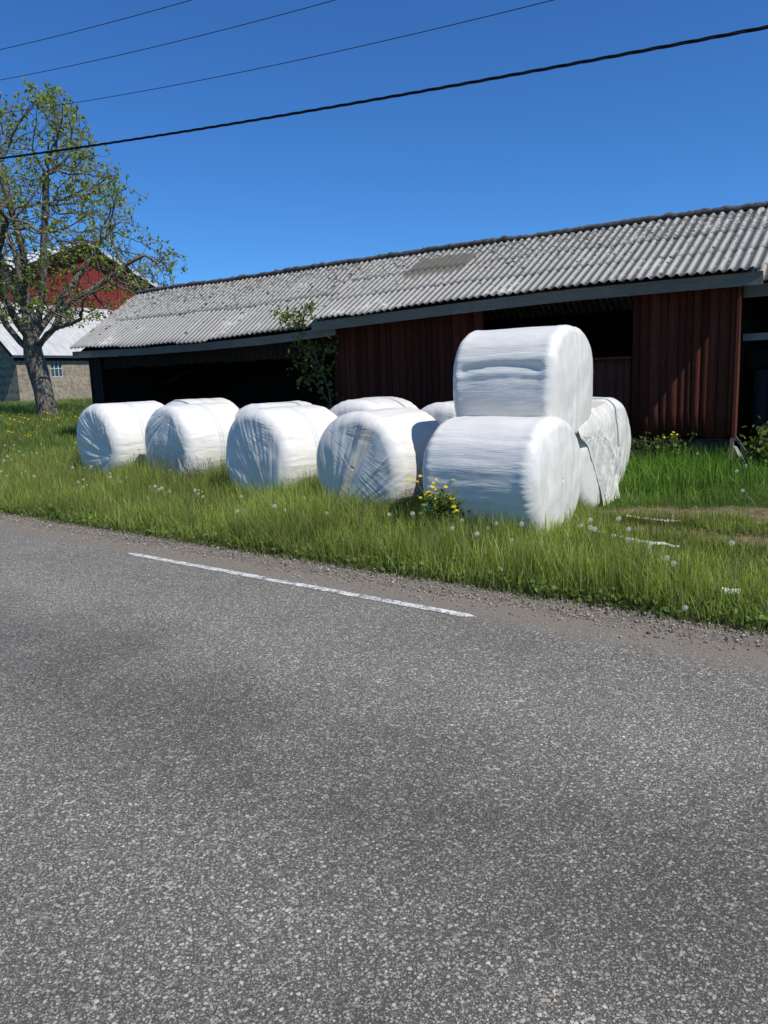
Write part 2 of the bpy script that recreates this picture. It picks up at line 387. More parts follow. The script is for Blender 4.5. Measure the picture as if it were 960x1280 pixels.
for off_ in (0, -8.1, 8.1):
    if off_ == 0:
        o = mesh('road_marking', V, F, M['paint']); o.location = (5.15*NX, 5.15*NY, 0); o.rotation_euler = (0, 0, UA); meta(o, kind='structure')

def scatter_stones():
    """loose shoulder grit: one mesh of irregular little stones"""
    n = 26000; u = rng.uniform(-14, 5, n); d = rng.normal(-.17, .19, n); d = np.clip(d, -.85, .25)
    sz = rng.gamma(1.8, .0021, n) + .0016; sz = np.clip(sz, 0, .02)
    X = u*UX + (d+5.15)*NX; Y = u*UY + (d+5.15)*NY
    base = np.array([(1,0,0),(-1,0,0),(0,1,0),(0,-1,0),(0,0,1),(0,0,-1)], float)
    ff = np.array([(0,2,4),(2,1,4),(1,3,4),(3,0,4),(2,0,5),(1,2,5),(3,1,5),(0,3,5)])
    P = base[None] * rng.uniform(.6, 1.3, (n, 6, 1)) * sz[:, None, None]; P[:, :, 2] *= .7
    a = rng.uniform(0, 6.28, n); c, s_ = np.cos(a)[:, None], np.sin(a)[:, None]
    Q = np.stack([P[:,:,0]*c - P[:,:,1]*s_, P[:,:,0]*s_ + P[:,:,1]*c, P[:,:,2]], 2)
    Q += np.stack([X, Y, sz*.4 + np.where(d > 0, ground_zv(X, Y), 0)], 1)[:, None]
    F = (ff[None] + (np.arange(n)*6)[:, None, None]).reshape(-1, 3)
    g = rng.uniform(.10, .42, n); w_ = rng.uniform(.62, .88, n); t = np.repeat(np.c_[g*1.04, g*.93, g*w_], 6, 0)
    o = np_mesh('gravel', Q.reshape(-1, 3), F, M['stone'], None, False, t); meta(o, 'loose grey brown grit along the road edge', 'gravel', kind='stuff')
scatter_stones()

def lerp_t(tab, s):
    if s <= tab[0][0]: return tab[0][1]
    for (a, va), (b, vb) in zip(tab, tab[1:]):
        if s <= b: return va + (vb-va)*(s-a)/(b-a)
    return tab[-1][1]
# ------------------------------------------------------------------ bales
NZ = lambda x, y, z: noise.noise((x, y, z))
def make_bale(x, y, ang, r, L, label, seed=0, z=None, res=1., foc=None, tilt=0, ring=True, dirt=0., group='white plastic wrapped hay bales', sag=0.02, stackpress=False, e=.125, bar=.016, sq=2.14, name='hay_bale', foldw=1., zs=1., foc2=(-.6, .9)):
    """round bale lying on its side; local +X is the axis and points to the end with foc (the seen end)"""
    z = ground_z(x, y) if z is None else z
    nth = int(190*res); prof = []
    nc = int(34*res)                                          # cap rings, from the centre out
    for k in range(1, nc+1): prof.append((L/2, (r-e)*k/nc, 1.))
    ne = int(9*res)
    for k in range(1, ne+1):
        a = k/ne*math.pi/2; prof.append((L/2 - e*(1-math.cos(a)), r-e+e*math.sin(a), 1-k/ne))
    nb = int(56*res)
    for k in range(1, nb): prof.append(((L/2-e) - (L-2*e)*k/nb, r, 0.))
    for k in range(ne, -1, -1):
        a = k/ne*math.pi/2; prof.append((-L/2 + e*(1-math.cos(a)), r-e+e*math.sin(a), 1-k/ne))
    for k in range(nc-1, 0, -1): prof.append((-L/2, (r-e)*k/nc, 1.))
    V = []; T = []; FA_ = []; FB_ = []; sd = seed*7.31
    fx, fy = foc if foc else (0., -2.)
    for (h, rr, cap) in prof:
        for k in range(nth):
            th = 2*math.pi*k/nth; cy, cz = math.cos(th)*rr, math.sin(th)*rr
            hh = h; rad = rr
            front = h > 0
            d_ax = 0; d_r = 0; dt = 0; ln = 0
            # cap pleats: folds that run from a focus on the end face
            if cap > 0:
                ax_, az_ = (cy - fx*r, cz - fy*r) if front else (cy, cz + r)
                an = math.atan2(az_, ax_); dd = math.hypot(ax_, az_)
                n1 = NZ(an*9 + sd, dd*1.1, sd); n2 = NZ(an*26 + sd, dd*1.6, sd+3); n3 = NZ(an*4, dd*1.0, sd+9)
                edge_fade = min(1, rr/(r*.9))
                amp = cap*min(1, .25 + dd/r*.8)
                d_ax += foldw*amp*(.0055*(1-2*abs(n1)) + .0042*(1-2*abs(n2)) + .010*n3) + .032*NZ(cy*1.9, cz*1.9, sd+5)*cap + .006*NZ(cy*6, cz*6, sd+6)*cap
                if dirt and front: dt = cap*(.25+.75*max(0, 1-abs(n2)*5))*dirt*math.exp(-((an-1.15)/.13)**2); d_ax += cap*.03*math.exp(-((an-1.15)/.07)**2) - cap*.02*math.exp(-((an-1.0)/.06)**2)
                hh += -.035*(1-(rr/r)**2)*(-1)*(1 if front else -1)*cap   # cap bulges out a little
            if cap < 1:
                q = 1-cap
                d_r += q*(.008*NZ(h*1.4, th*6, sd) + .012*NZ(h*2+9, th*1.5, sd+4) + .0035*(1-2*abs(NZ(h*2.4, th*22, sd+8))))
                d_r += q*bar*math.cos(h/(L/2)*1.35)          # barrelled
                # scalloped shoulder where the film is gathered
                sh = math.exp(-((abs(h)-(L/2-e))/.06)**2); d_r += sh*(.007*(1-2*abs(NZ(th*11, sd, 1))))
                if ring:
                    for rh, wd in ((.06+.05*math.sin(seed), .014), (.115+.05*math.sin(seed), .012)):
                        gq = math.exp(-((h-rh-.012*math.sin(th*2+seed))/wd)**2); d_r -= .008*gq; ln = max(ln, .95*gq)
                if stackpress and math.sin(th) < .2:           # soft creases of the top bale
                    face = max(0, -math.cos(th))
                    c1 = math.exp(-((cz - (.10 + .05*math.cos(h*3.2)))/.035)**2); c2 = math.exp(-((cz+.00 - .05*math.cos(h*3))/.03)**2)
            cc = (rr + d_r) * (1 + (.99/(abs(math.cos(th))**sq + abs(math.sin(th))**sq)**(1/sq) - 1)*rr/r)
            px, py, pz = hh + (d_ax if front else -d_ax), math.cos(th)*cc, math.sin(th)*cc
            if stackpress:
                bl = 1-cap
                c1 = math.exp(-((pz - (.13 + .07*math.cos(px*2.6)))/.05)**2); c2 = math.exp(-((pz - (.03 + .05*math.cos(px*2.8)))/.035)**2)
                fr = sm((-py/r-.35)/.35) if True else 0
                w = fr*bl*sm((.55-abs(px))/.15)
                py += w*(.026*c1 + .008*c2 + .006*NZ(px*3, pz*7, 3))
                # lower half pushed almost upright by the weight
                if pz < 0: py *= 1 + .10*sm(-pz/r)
            flat = -(r - .035 - (sag))                         # flattened underside
            if pz < flat: pz = flat + (pz-flat)*.25; 
            V.append((px, py, pz*zs)); T.append((min(1, dt), ln, cap))
            a1, b1 = (cy - fx*r), (cz - fy*r); q1 = math.hypot(a1, b1) + 1e-4; a2, b2 = (cy - foc2[0]*r), (cz - foc2[1]*r); q2 = math.hypot(a2, b2) + 1e-4
            FA_.append((a1/q1, b1/q1, q1)); FB_.append((a2/q2, b2/q2, q2))
    n = len(prof); F = []
    for i in range(n-1):
        for k in range(nth):
            a = i*nth+k; b = i*nth+(k+1) % nth; F.append((a, a+nth, b+nth, b))
    V.append((L/2+.035, 0, 0)); T.append((0, 0, 1)); V.append((-L/2-.035, 0, 0)); T.append((0, 0, 1)); FA_ += [FA_[0], FA_[-1]]; FB_ += [FB_[0], FB_[-1]]; c0 = len(V)-2
    V = np.array(V); 
    A = np.array(F); c1 = c0+1; TR = []
    for k in range(nth): TR.append((c0, k, (k+1) % nth, (k+1) % nth)); TR.append((c1, (n-1)*nth+(k+1) % nth, (n-1)*nth+k, (n-1)*nth+k))
    me = bpy.data.meshes.new(name)
    me.from_pydata([tuple(v) for v in V], [], F + [t[:3] for t in TR]); me.update()
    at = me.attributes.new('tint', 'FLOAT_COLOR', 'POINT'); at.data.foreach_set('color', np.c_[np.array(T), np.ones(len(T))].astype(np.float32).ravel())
    for nm_, arr in (('fold', FA_), ('fold_b', FB_)): me.attributes.new(nm_, 'FLOAT_VECTOR', 'POINT').data.foreach_set('vector', np.array(arr, np.float32).ravel())
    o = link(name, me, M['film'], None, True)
    zmin = V[:, 2].min(); o.location = (x, y, z - zmin - .02); o.rotation_euler = (0, R(tilt), R(ang))
    return meta(o, label, 'bale', group)

BALES = []
def bale(x, y, a, r, L, label, **k):
    BALES.append((x, y, a, r, L)); return make_bale(x, y, a, r, L, label, **k)
bale(1.226, 7.79, -37.7, .602, 1.22, 'white wrapped round bale directly under the stacked one beside the yellow flowers', seed=1, foc=(.3, -3.5), foc2=(.1, 2.6), ring=False, foldw=1.1, e=.095, bar=.006, sq=2.35)
zt = 1.02
BALES_TOP = make_bale(1.565, 8.44, -36, .60, 1.12, 'white wrapped round bale lying on top of another bale', seed=2, z=zt, foc2=(.4, -2.2), foc=(-.1, -3.), ring=False, stackpress=True, foldw=.7, zs=.99, e=.08, bar=.003, sq=2.5)
bale(.03, 9.25, -125, .625, 1.22, 'white wrapped round bale with brown diagonal fold across its end', seed=3, foc=(-.55, -1.05), foc2=(-.75, .75), dirt=.8, ring=False, foldw=1.1, tilt=0)
bale(-1.26, 10.28, -131, .632, 1.22, 'white wrapped round bale with broad shaded end, beside the low dark gap', seed=4, foc=(.55, -1.05), foc2=(-.75, .9), foldw=1.0)
bale(-2.853, 12.02, -131, .626, 1.22, 'white wrapped round bale with finely streaked end behind the tall seed heads', seed=5, foc=(.35, .95), foldw=1.6)
bale(-4.213, 12.84, -132, .638, 1.22, 'white wrapped round bale at the far left end of the front row', seed=6, foc=(.85, -.3), foldw=1.5)
bale(-3.33, 14.3, -124, .60, 1.22, 'back row bale showing only its top behind the streaked bale', seed=7, z=.27, res=.6)
bale(-1.62, 12.25, -124, .605, 1.22, 'back row bale of which only a small cap shows behind the broad shaded end', seed=8, z=.20, res=.6, ring=False)
bale(-.10, 11.25, -120, .640, 1.22, 'back row bale whose smooth top shows behind the brown folded bale', seed=9, z=.17, res=.6, ring=False)
bale(1.10, 10.55, -124, .605, 1.22, 'back row bale with blue shadow across its top left of the stack', seed=10, z=.18, res=.6, ring=False)
bale(1.96, 9.05, -36, .585, 1.2, 'white bale close behind the stack with its top covered by loose film', seed=11, z=.11, res=.8, foc=(0, -3.), ring=False)
bale(2.42, 9.90, -36, .605, 1.22, 'white bale nearest the barn at the right, its cover torn loose', seed=12, z=.19, res=.8, foc=(0, -3.), ring=False)

# ------------------------------------------------------------------ loose torn film over the right-hand bales
def loose_film():
    """sheet bridging the lit ends of the two right-hand bales; local s along their axes, n away from the road"""
    ca, sa = math.cos(R(-36)), math.sin(R(-36)); P = lambda s, n, z: (1.93 + s*ca - n*sa, 8.86 + s*sa + n*ca, z)
    nu, nv = 110, 90; V = []; T = []; FA_ = []
    ztop = lambda n: lerp_t([(-.55, 1.17), (-.1, 1.25), (.25, 1.25), (.6, 1.30), (1.0, 1.36), (1.3, 1.32)], n)
    # left/right hem of the hanging part for a fraction v down the drop
    lft = [(0, -.52), (.2, -.45), (.4, -.25), (.6, -.05), (.8, .15), (1, .28)]
    rgt = [(0, .62), (.2, .72), (.4, .88), (.6, 1.15), (.75, 1.32), (.9, 1.12), (1, .9)]
    zl = [(0, 1.17), (.2, .97), (.4, .88), (.6, .62), (.8, .35), (1, .08)]; zr = [(0, 1.32), (.2, 1.10), (.4, .88), (.6, .68), (.75, .50), (.9, .28), (1, .10)]
    for i in range(nu):
        u = i/(nu-1)
        for j in range(nv):
            w = j/(nv-1); back = w < .18; v = 0 if back else (w-.18)/.82
            a, b = lerp_t(lft, v), lerp_t(rgt, v); za, zb = lerp_t(zl, v), lerp_t(zr, v)
            n = a + (b-a)*u; z = za + (zb-za)*u
            z = max(z, 0) if v > .02 else ztop(n); 
            if 0.02 < v < .15: z = z*(v/.15) + (ztop(n) - .9*v)*(1-v/.15)
            s0 = .560 + (.432-.560)*sm((n-.45)/.65)
            if v < .22: s0 -= .10*(1-v/.22)**2                  # wraps over the rounded shoulder
            if back: q = 1-w/.18; s0 -= q*.16; z += .012 - q*.0
            hang = min(1, v*1.6)
            f = .8*(.03*NZ(n*4.5, v*.9, 2) + .024*(1-2*abs(NZ(n*9+v*3.5, v*1.6, 7))) + .014*(1-2*abs(NZ(n*20-v*6, v*2.5, 5))))*sm(u/.12)*sm((1-u)/.08)
            diag = .035*math.exp(-(((u-.78+.25*v))/.07)**2)*hang + .03*math.exp(-((u-.45-.1*v)/.06)**2)*hang
            s1 = s0 + (.25+.75*hang)*f + diag + .004*NZ(u*30, v*30, 1)
            n += .03*NZ(u*3, v*5, 9)*hang + .012*NZ(u*3, v*9, 4)*hang; z += .014*NZ(u*9, v*9, 3) + 0
            V.append(P(s1, n, z)); T.append((.10+.35*max(0, NZ(u*12, v*3, 1)+.1), 0, .8)); FA_.append((u*2.2+.4*v, .3*v, v))
    F = [(i*nv+j, i*nv+j+1, (i+1)*nv+j+1, (i+1)*nv+j) for i in range(nu-1) for j in range(nv-1)]
    me = bpy.data.meshes.new('loose_film'); me.from_pydata(V, [], F); me.update()
    at = me.attributes.new('tint', 'FLOAT_COLOR', 'POINT'); at.data.foreach_set('color', np.c_[np.array(T), np.ones(len(T))].astype(np.float32).ravel())
    for nm_ in ('fold', 'fold_b'): me.attributes.new(nm_, 'FLOAT_VECTOR', 'POINT').data.foreach_set('vector', np.array(FA_, np.float32).ravel())
    o = link('loose_film', me, M['film'], None, True)
    meta(o, 'torn loose white plastic film draped over the two bales at the right', 'plastic film')
loose_film()

# ------------------------------------------------------------------ the long barn
BX, BY = 4.87, 10.68; BA = R(-34)
barn = empty('barn', (BX, BY, 0), BA, 'long low dark red board barn with grey corrugated roof', 'barn')
def lerp_tab(tab, s):
    if s <= tab[0][0]: return tab[0][1]
    for (a, va), (b, vb) in zip(tab, tab[1:]):
        if s <= b: return va + (vb-va)*(s-a)/(b-a)
    return tab[-1][1]
RN = 1.7
ridge_z = lambda s: lerp_tab([(-14.4, 4.00), (-11, 4.015), (-9, 4.03), (-6.5, 4.03), (-5, 4.035), (-3, 4.02), (-1.4, 4.02), (0, 3.995), (4, 4.0)], s)
eave_main = lambda s: lerp_tab([(-7.1, 2.735), (-4.3, 2.83), (-2.3, 2.885), (.35, 2.885)], s)
eave_left = lambda s: lerp_tab([(-14.3, 2.58), (-12, 2.545), (-10, 2.55), (-8, 2.59), (-6.4, 2.665)], s)
eave_right = lambda s: 2.80
def corrugated(name, s0, s1, n0, n1, zf0, zf1, rows, parent, mat, pitch=.132, amp=.0195, seed=1, moss=False, lift=.007, step=9, rough=True):
    V = []; T = []; Fq = []; ns = int((s1-s0)/pitch*step); rnd = random.Random(seed)
    for row in range(rows):
        t0, t1 = row/rows - (.05 if row else 0), (row+1)/rows
        nt = 7; base = len(V)
        sheet_off = {}
        for i in range(ns+1):
            s = s0 + (s1-s0)*i/ns; sheet = int((s-s0)/(pitch*7)+row*.5)
            if sheet not in sheet_off: sheet_off[sheet] = (rnd.uniform(-.028, .028), rnd.uniform(-.003, .006), rnd.random())
            so = sheet_off[sheet]; c = math.cos(2*math.pi*(s-s0)/pitch)
            for j in range(nt):
                q = j/(nt-1); t = t0 + (t1-t0)*q
                if j == 0: t += so[0]*.6 + (rnd.uniform(-.004, .004) if rough else 0)
                n = n0 + (n1-n0)*t
                z = zf0(s) + (zf1(s)-zf0(s))*t + amp*c + lift*(row*.0 + (1-q)) + so[1]
                z += .022*NZ(s*.55, t*1.5, seed) + .006*NZ(s*3, t*4, seed)
                mo = 0.
                if moss:
                    ms = max(0, 1-((s+5.15)/.72)**4) * max(0, 1-((n-.98)/.42)**4); mo = sm(ms*2.4 - .5 + .9*NZ(s*4, n*5, 3))
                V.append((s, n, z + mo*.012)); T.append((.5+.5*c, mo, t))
        for i in range(ns):
            for j in range(nt-1):
                a = base + i*nt + j; Fq.append((a, a+nt, a+nt+1, a+1))
    # thickness along the lower edges
    o = np_mesh(name, np.array(V), np.array(Fq), mat, parent, True, np.array(T))
    sol = o.modifiers.new('t', 'SOLIDIFY'); sol.thickness = .007; sol.offset = -1
    return o
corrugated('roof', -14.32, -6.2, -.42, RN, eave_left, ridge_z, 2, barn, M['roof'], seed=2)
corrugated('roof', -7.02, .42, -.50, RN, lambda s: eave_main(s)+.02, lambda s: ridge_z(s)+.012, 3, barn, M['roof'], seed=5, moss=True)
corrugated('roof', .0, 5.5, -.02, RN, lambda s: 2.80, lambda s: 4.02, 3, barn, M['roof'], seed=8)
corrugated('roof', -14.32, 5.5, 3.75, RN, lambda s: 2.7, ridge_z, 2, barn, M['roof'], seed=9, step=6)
# ridge capping: lumpy, moss covered
mb = MB(); P = []
for i in range(420):
    s = -14.35 + i*19.9/419; P.append((s, RN, ridge_z(s) + .022 + .022*NZ(s*.55, 1.5, 2) + .016*NZ(s*2, 0, 0) + .04*max(0, NZ(s*7, 3, 0)) + (.012 if s > -7 else 0)))
mb.tube(P, [.050 + .02*NZ(p[0]*5, 8, 0) + (.035*max(0, NZ(p[0]*13, 1, 1))) for p in P], 9)
mb.build('ridge_cap', M['moss'], barn, True)
# fascia boards
def fascia(s0, s1, zf, n, h, mat, dz=-.045):
    mb = MB(); k = max(2, int((s1-s0)/.6)); ss = [s0+(s1-s0)*i/k for i in range(k+1)]
    V = []; F = []
    for s in ss:
        zt = zf(s)+dz; V += [(s, n, zt-h), (s, n, zt), (s, n+.028, zt), (s, n+.028, zt-h)]
    for i in range(k):
        a = 4*i
        for j in range(4): F.append((a+j, a+4+j, a+4+(j+1) % 4, a+(j+1) % 4))
    F += [(0,1,2,3), (4*k+3, 4*k+2, 4*k+1, 4*k)]; mb.add(V, F)
    return mb.build('fascia_board', mat, barn)
fascia(-14.25, -6.55, eave_left, -.37, .15, M['fascia'])
fascia(-7.02, .36, lambda s: eave_main(s)+.02, -.45, .165, M['fascia'])
fascia(.06, 5.4, lambda s: 2.80, .04, .17, M['fascia'])
# soffit lath behind the main fascia and rafter tails
mb = MB()
for i in range(9):
    s = -6.6 + i*.84; za = eave_main(s)-.05; zb = ridge_z(s)-.08; k = (zb-za)/(RN+.45)
    mb.beam((s, -.41, za-.06), (s, RN, zb-.06), .05, .09)
mb.build('rafters', M['dark'], barn)
mesh('loft_shade_sheet', [(-6.86, .08, 2.86), (-.04, .08, 2.96), (-.04, RN, 3.92), (-6.86, RN, 3.90)], [(0,1,2,3)], M['dark'], barn)  # dark sheet added under the roof to keep the loft opening black
mb = MB()
for i in range(10):
    s = -14.0 + i*.8; za = eave_left(s)-.05; zb = ridge_z(s)-.1
    mb.beam((s, -.33, za-.06), (s, RN, zb-.06), .05, .09)
mb.build('rafters', M['dark'], barn)
# red board walls: individual planks merged per wall, tinted one by one
def board_wall(name, s0, s1, z0, ztop, n=0., w=.125, mat='boards', seed=1, along='s', zj=.02, lo=.55, hi=1.35, overlap=True):
    rnd = random.Random(seed); V = []; F = []; T = []; s = s0
    while s < s1-.01:
        ww = min(w*rnd.uniform(.75, 1.25), s1-s); off = rnd.uniform(0, .003) + (.004 if rnd.random() < .5 else 0)
        a, b = s+.003, s+ww-.004; zt = ztop if not callable(ztop) else ztop(s+ww/2); zb = z0 - rnd.uniform(-zj, zj) if not callable(z0) else z0(s)
        nseg = 6; g = rnd.uniform(lo, hi); tc = (g*rnd.uniform(.95, 1.05), g*rnd.uniform(.9, 1.1), g*rnd.uniform(.9, 1.1)); base = len(V)
        bow = rnd.uniform(-.003, .003)
        for k in range(nseg+1):
            q = k/nseg; z = zb+(zt-zb)*q; bb_ = bow*math.sin(q*math.pi); nn = n-off+bb_*.8
            for (ss, yy) in ((a+bb_, nn), (b+bb_, nn+rnd.uniform(-.001, .001)), (b+bb_, nn+.022), (a+bb_, nn+.022)):
                V.append((ss, yy, z) if along == 's' else (yy, ss, z)); T.append(tc)
        for k in range(nseg):
            for j in range(4):
                q = base+4*k; f = (q+j, q+(j+1) % 4, q+4+(j+1) % 4, q+4+j); F.append(f if along == 's' else f[::-1])
        F.append((base+3, base+2, base+1, base)); e = base+4*nseg; F.append((e, e+1, e+2, e+3)); s += ww
    o = np_mesh(name, np.array(V), np.array(F), M[mat], barn, False, np.array(T)); return o
top_m = lambda s: eave_main(s) + .16
board_wall('wall', -6.87, -3.80, .50, top_m, seed=3)
board_wall('wall', -1.40, 0., .70, top_m, seed=4)
board_wall('wall', -3.78, -1.42, .70, 1.84, n=.05, mat='panel', seed=5)            # boards below the loft opening
mb = MB(); mb.box(-3.80, -1.41, -.03, .10, 1.842, 1.875); mb.build('sill', M['panel'], barn)
mb = MB(); mb.box(-3.80, -1.41, .0, .05, 2.78, 3.02); mb.build('lintel', M['dark'], barn)
mb = MB(); mb.box(0.004, .045, -.05, .10, .66, 2.92); cb = mb.build('corner_board', M['boards'], barn)
a_ = cb.data.attributes.new('tint', 'FLOAT_COLOR', 'POINT'); a_.data.foreach_set('color', [1.5, 1.6, 1.6, 1]*8)
mb = MB(); mb.beam((-.01, -.02, .20), (.012, -.03, .70), .045, .05); mb.build('post', M['grey'], barn)
mb = MB(); mb.box(-6.87, -.05, .035, .40, -.05, .66, .01); mb.build('foundation', M['concrete'], barn)
# end wall at the step down, left end wall, back wall, dark inner lining
mb = MB(); mb.box(-.03, .0, .13, 3.6, .3, 3.0); mb.build('inner_wall', M['dark'], barn)
mb = MB(); mb.box(-6.9, -6.872, .02, 3.6, .2, 2.95); mb.build('inner_wall', M['dark'], barn)
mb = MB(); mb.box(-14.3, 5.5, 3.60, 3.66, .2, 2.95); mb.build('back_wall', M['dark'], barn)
mb = MB(); V = [(-14.16, -.02, .2), (-14.16, 3.6, .2), (-14.16, 3.6, 2.7), (-14.16, RN, 3.9), (-14.16, -.02, 2.64)]
mb.add(V + [(v[0]+.05, v[1], v[2]) for v in V], [(4,3,2,1,0), (5,6,7,8,9)] + [(i, (i+1) % 5, 5+(i+1) % 5, 5+i) for i in range(5)]); mb.build('end_wall', M['dark'], barn)
mb = MB(); V = [(5.4, -.02, .0), (5.4, 3.6, .0), (5.4, 3.6, 2.7), (5.4, RN, 3.9), (5.4, -.02, 2.8)]
mb.add(V + [(v[0]+.05, v[1], v[2]) for v in V], [(4,3,2,1,0), (5,6,7,8,9)] + [(i, (i+1) % 5, 5+(i+1) % 5, 5+i) for i in range(5)]); mb.build('end_wall', M['dark'], barn)
# left open bay: corner boards, header boards, low inner partition
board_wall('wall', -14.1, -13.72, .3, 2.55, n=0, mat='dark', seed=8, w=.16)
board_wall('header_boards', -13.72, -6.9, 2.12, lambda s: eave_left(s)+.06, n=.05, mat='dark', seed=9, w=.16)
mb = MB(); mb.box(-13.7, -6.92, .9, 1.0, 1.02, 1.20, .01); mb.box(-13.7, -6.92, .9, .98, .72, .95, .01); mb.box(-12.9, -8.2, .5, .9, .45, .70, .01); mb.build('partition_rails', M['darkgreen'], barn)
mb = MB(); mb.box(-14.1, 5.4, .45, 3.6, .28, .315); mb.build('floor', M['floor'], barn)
# right open bay
mb = MB(); mb.box(.05, 5.3, .22, .26, 2.02, 2.115); mb.build('rail', M['grey'], barn)
board_wall('bay_boards', .18, 5.3, .72, 1.62, n=.42, mat='darkgreen', seed=12, w=.19)
board_wall('bay_boards', .05, 5.3, 1.66, 1.9, n=.62, mat='darkgreen', seed=13, w=.9)
# a few light chinks in the back wall show in the loft opening: gaps of missing knots, tiny
def at_barn(s, n, z): 
    c, q = math.cos(BA), math.sin(BA); return (BX + s*c - n*q, BY + s*q + n*c, z)
# slanted pole inside the left bay
mb = MB(); mb.tube([(0, 0, 0), (.7, -.12, .17), (1.42, -.2, .36)], [.026, .024, .02], 7)
o = mb.build('leaning_pole', M['panel'], None, True); o.location = at_barn(-13.3, 1.3, 1.68); o.rotation_euler = (0, 0, BA); meta(o, 'thin bare pole slanting inside the dark open barn bay', 'pole')
# lumber heap in the left bay
t = empty('timber_stack', at_barn(-10.2, 1.9, .315), BA, 'dark stack of old timber inside the open left bay of the barn', 'timber stack')
rnd = random.Random(2)
for k in range(9):
    mb = MB(); y0 = rnd.uniform(-.5, .2); zz = .05 + .10*k; mb.beam((-2.2+rnd.uniform(-.4, .4), y0, zz), (1.8+rnd.uniform(-.5, .6), y0+rnd.uniform(-.15, .15), zz+rnd.uniform(-.01, .01)), .18, .075); mb.build('plank', M['darkgreen'], t)
# sticks leaning at the barn corner
mb = MB(); mb.beam((.06, -.08, .72), (.40, -.20, .26), .010, .03); o = mb.build('loose_lath', M['grey']); o.location = at_barn(0, 0, 0); o.rotation_euler = (0, 0, BA); meta(o, 'thin dark bent lath hanging off the barn corner', 'lath')
mb = MB(); V = [(.05, -.12, .60), (.09, -.12, .585), (.31, -.22, .22), (.25, -.22, .215)]
mb.add(V + [(v[0], v[1]+.02, v[2]) for v in V], [(3,2,1,0), (4,5,6,7)] + [(i, (i+1) % 4, 4+(i+1) % 4, 4+i) for i in range(4)])
o = mb.build('broken_board', M['trim']); o.location = at_barn(0, 0, 0); o.rotation_euler = (0, 0, BA); meta(o, 'pale pointed broken board leaning beside the barn corner post', 'board')

# ------------------------------------------------------------------ far farm building
FX, FY = -19.82, 42.85; FA = R(56)
far = empty('farmhouse_barn', (FX, FY, 0), FA, 'red gabled barn with pale metal lean-to roof and masonry base', 'barn')
# local x runs along the masonry wall to the right, local y points away from it (to the main body)
def fbox(name, x0, x1, y0, y1, z0, z1, mat): mb = MB(); mb.box(x0, x1, y0, y1, z0, z1); return mb.build(name, mat, far)
W0, W1 = 2.03, 2.80
mb = MB()
for a in ((0, W0, .3, 3.6), (W1, 13., .3, 3.6)): mb.box(a[0], a[1], 0, .3, a[2], a[3])
mb.box(W0, W1, 0, .3, .3, 2.42); mb.box(W0, W1, 0, .3, 3.36, 3.6); mb.build('front_wall', M['masonry'], far)
mb = MB(); V = [(0, .3, .3), (0, 12, .3), (0, 12, 7.5), (0, 3.5, 6.3), (0, .3, 3.7)]
mb.add([(v[0]+.0, v[1], v[2]) for v in V] + [(v[0]+.3, v[1], v[2]) for v in V], [(0,1,2,3,4), (9,8,7,6,5)] + [((i+1) % 5, i, 5+i, 5+(i+1) % 5) for i in range(5)]); mb.build('side_wall', M['masonry'], far)
fbox('eave_board', -.4, 13.2, -.30, -.26, 3.50, 3.66, M['trim'])
fbox('wall_plate', -.02, 13., -.03, .2, 3.34, 3.52, M['dark'])
w = empty('window', (0, 0, 0)); w.parent = far
mb = MB(); mb.box(W0, W1, .08, .11, 2.44, 3.34); g = mb.build('pane', M['glass'], w)
mb = MB()
for q in (W0+.02, (W0*2+W1)/3, (W0+2*W1)/3, W1-.02): mb.box(q-.02, q+.02, .03, .075, 2.43, 3.35)
for zq in (2.44, 2.9, 3.34): mb.box(W0, W1, .035, .07, zq-.018, zq+.018)
mb.build('frame', M['trim'], w)
def sheet(name, V4, mat, th=.05):
    o = mesh(name, V4, [(0,1,2,3)], mat, far); m = o.modifiers.new('t', 'SOLIDIFY'); m.thickness = th; m.offset = -1; return o
sheet('lean_to_roof', [(-.45, -.4, 3.62), (13.3, -.4, 3.62), (13.3, 3.45, 6.75), (-.45, 3.45, 6.75)], M['metalroof'])
mb = MB(); mb.beam((-.47, -.42, 3.56), (-.47, 3.5, 6.69), .04, .17); mb.build('barge_board', M['dark'], far)
ap = 7.3; gz = 10.85; k = .425
mb = MB(); yb = 3.5
V = [(.6, yb, 6.72), (13.4, yb, 6.72), (13.4, yb, gz-.15-6.4*k), (ap, yb, gz-.15), (.6, yb, gz-.15-6.4*k)]
mb.add(V, [(0,1,2,3,4)]); gab = mb.build('gable_wall', M['redgable'], far)
mb = MB(); x = .6
while x < 13.4:                                                # cover battens give the cladding its relief
    zt = gz-.2-abs(x-ap)*k; mb.box(x, x+.05, yb-.03, yb, 6.72, zt); x += .27
mb.build('battens', M['redgable'], far)
fbox('flashing', .4, 13.5, yb-.10, yb-.035, 6.66, 6.80, M['trim'])
for sx in (-1, 1):
    e = ap + sx*6.7; zz = gz - 6.7*k
    sheet('main_roof', [(ap, yb-.75, gz), (e, yb-.75, zz), (e, yb+17, zz), (ap, yb+17, gz)][::sx], M['whitemetal'], .06)
    mb = MB(); mb.beam((ap, yb-.74, gz-.12), (e, yb-.74, zz-.12), .05, .2); mb.build('barge_board', M['trim'] if sx > 0 else M['dark'], far)
    mb = MB(); mb.beam((ap, yb-.3, gz-.22), (e, yb-.3, zz-.22), .5, .06); mb.build('soffit', M['dark'], far)
fbox('main_wall', .62, 13.38, yb+.05, yb+16.5, .3, gz-6.6*k-.1, M['redgable'])

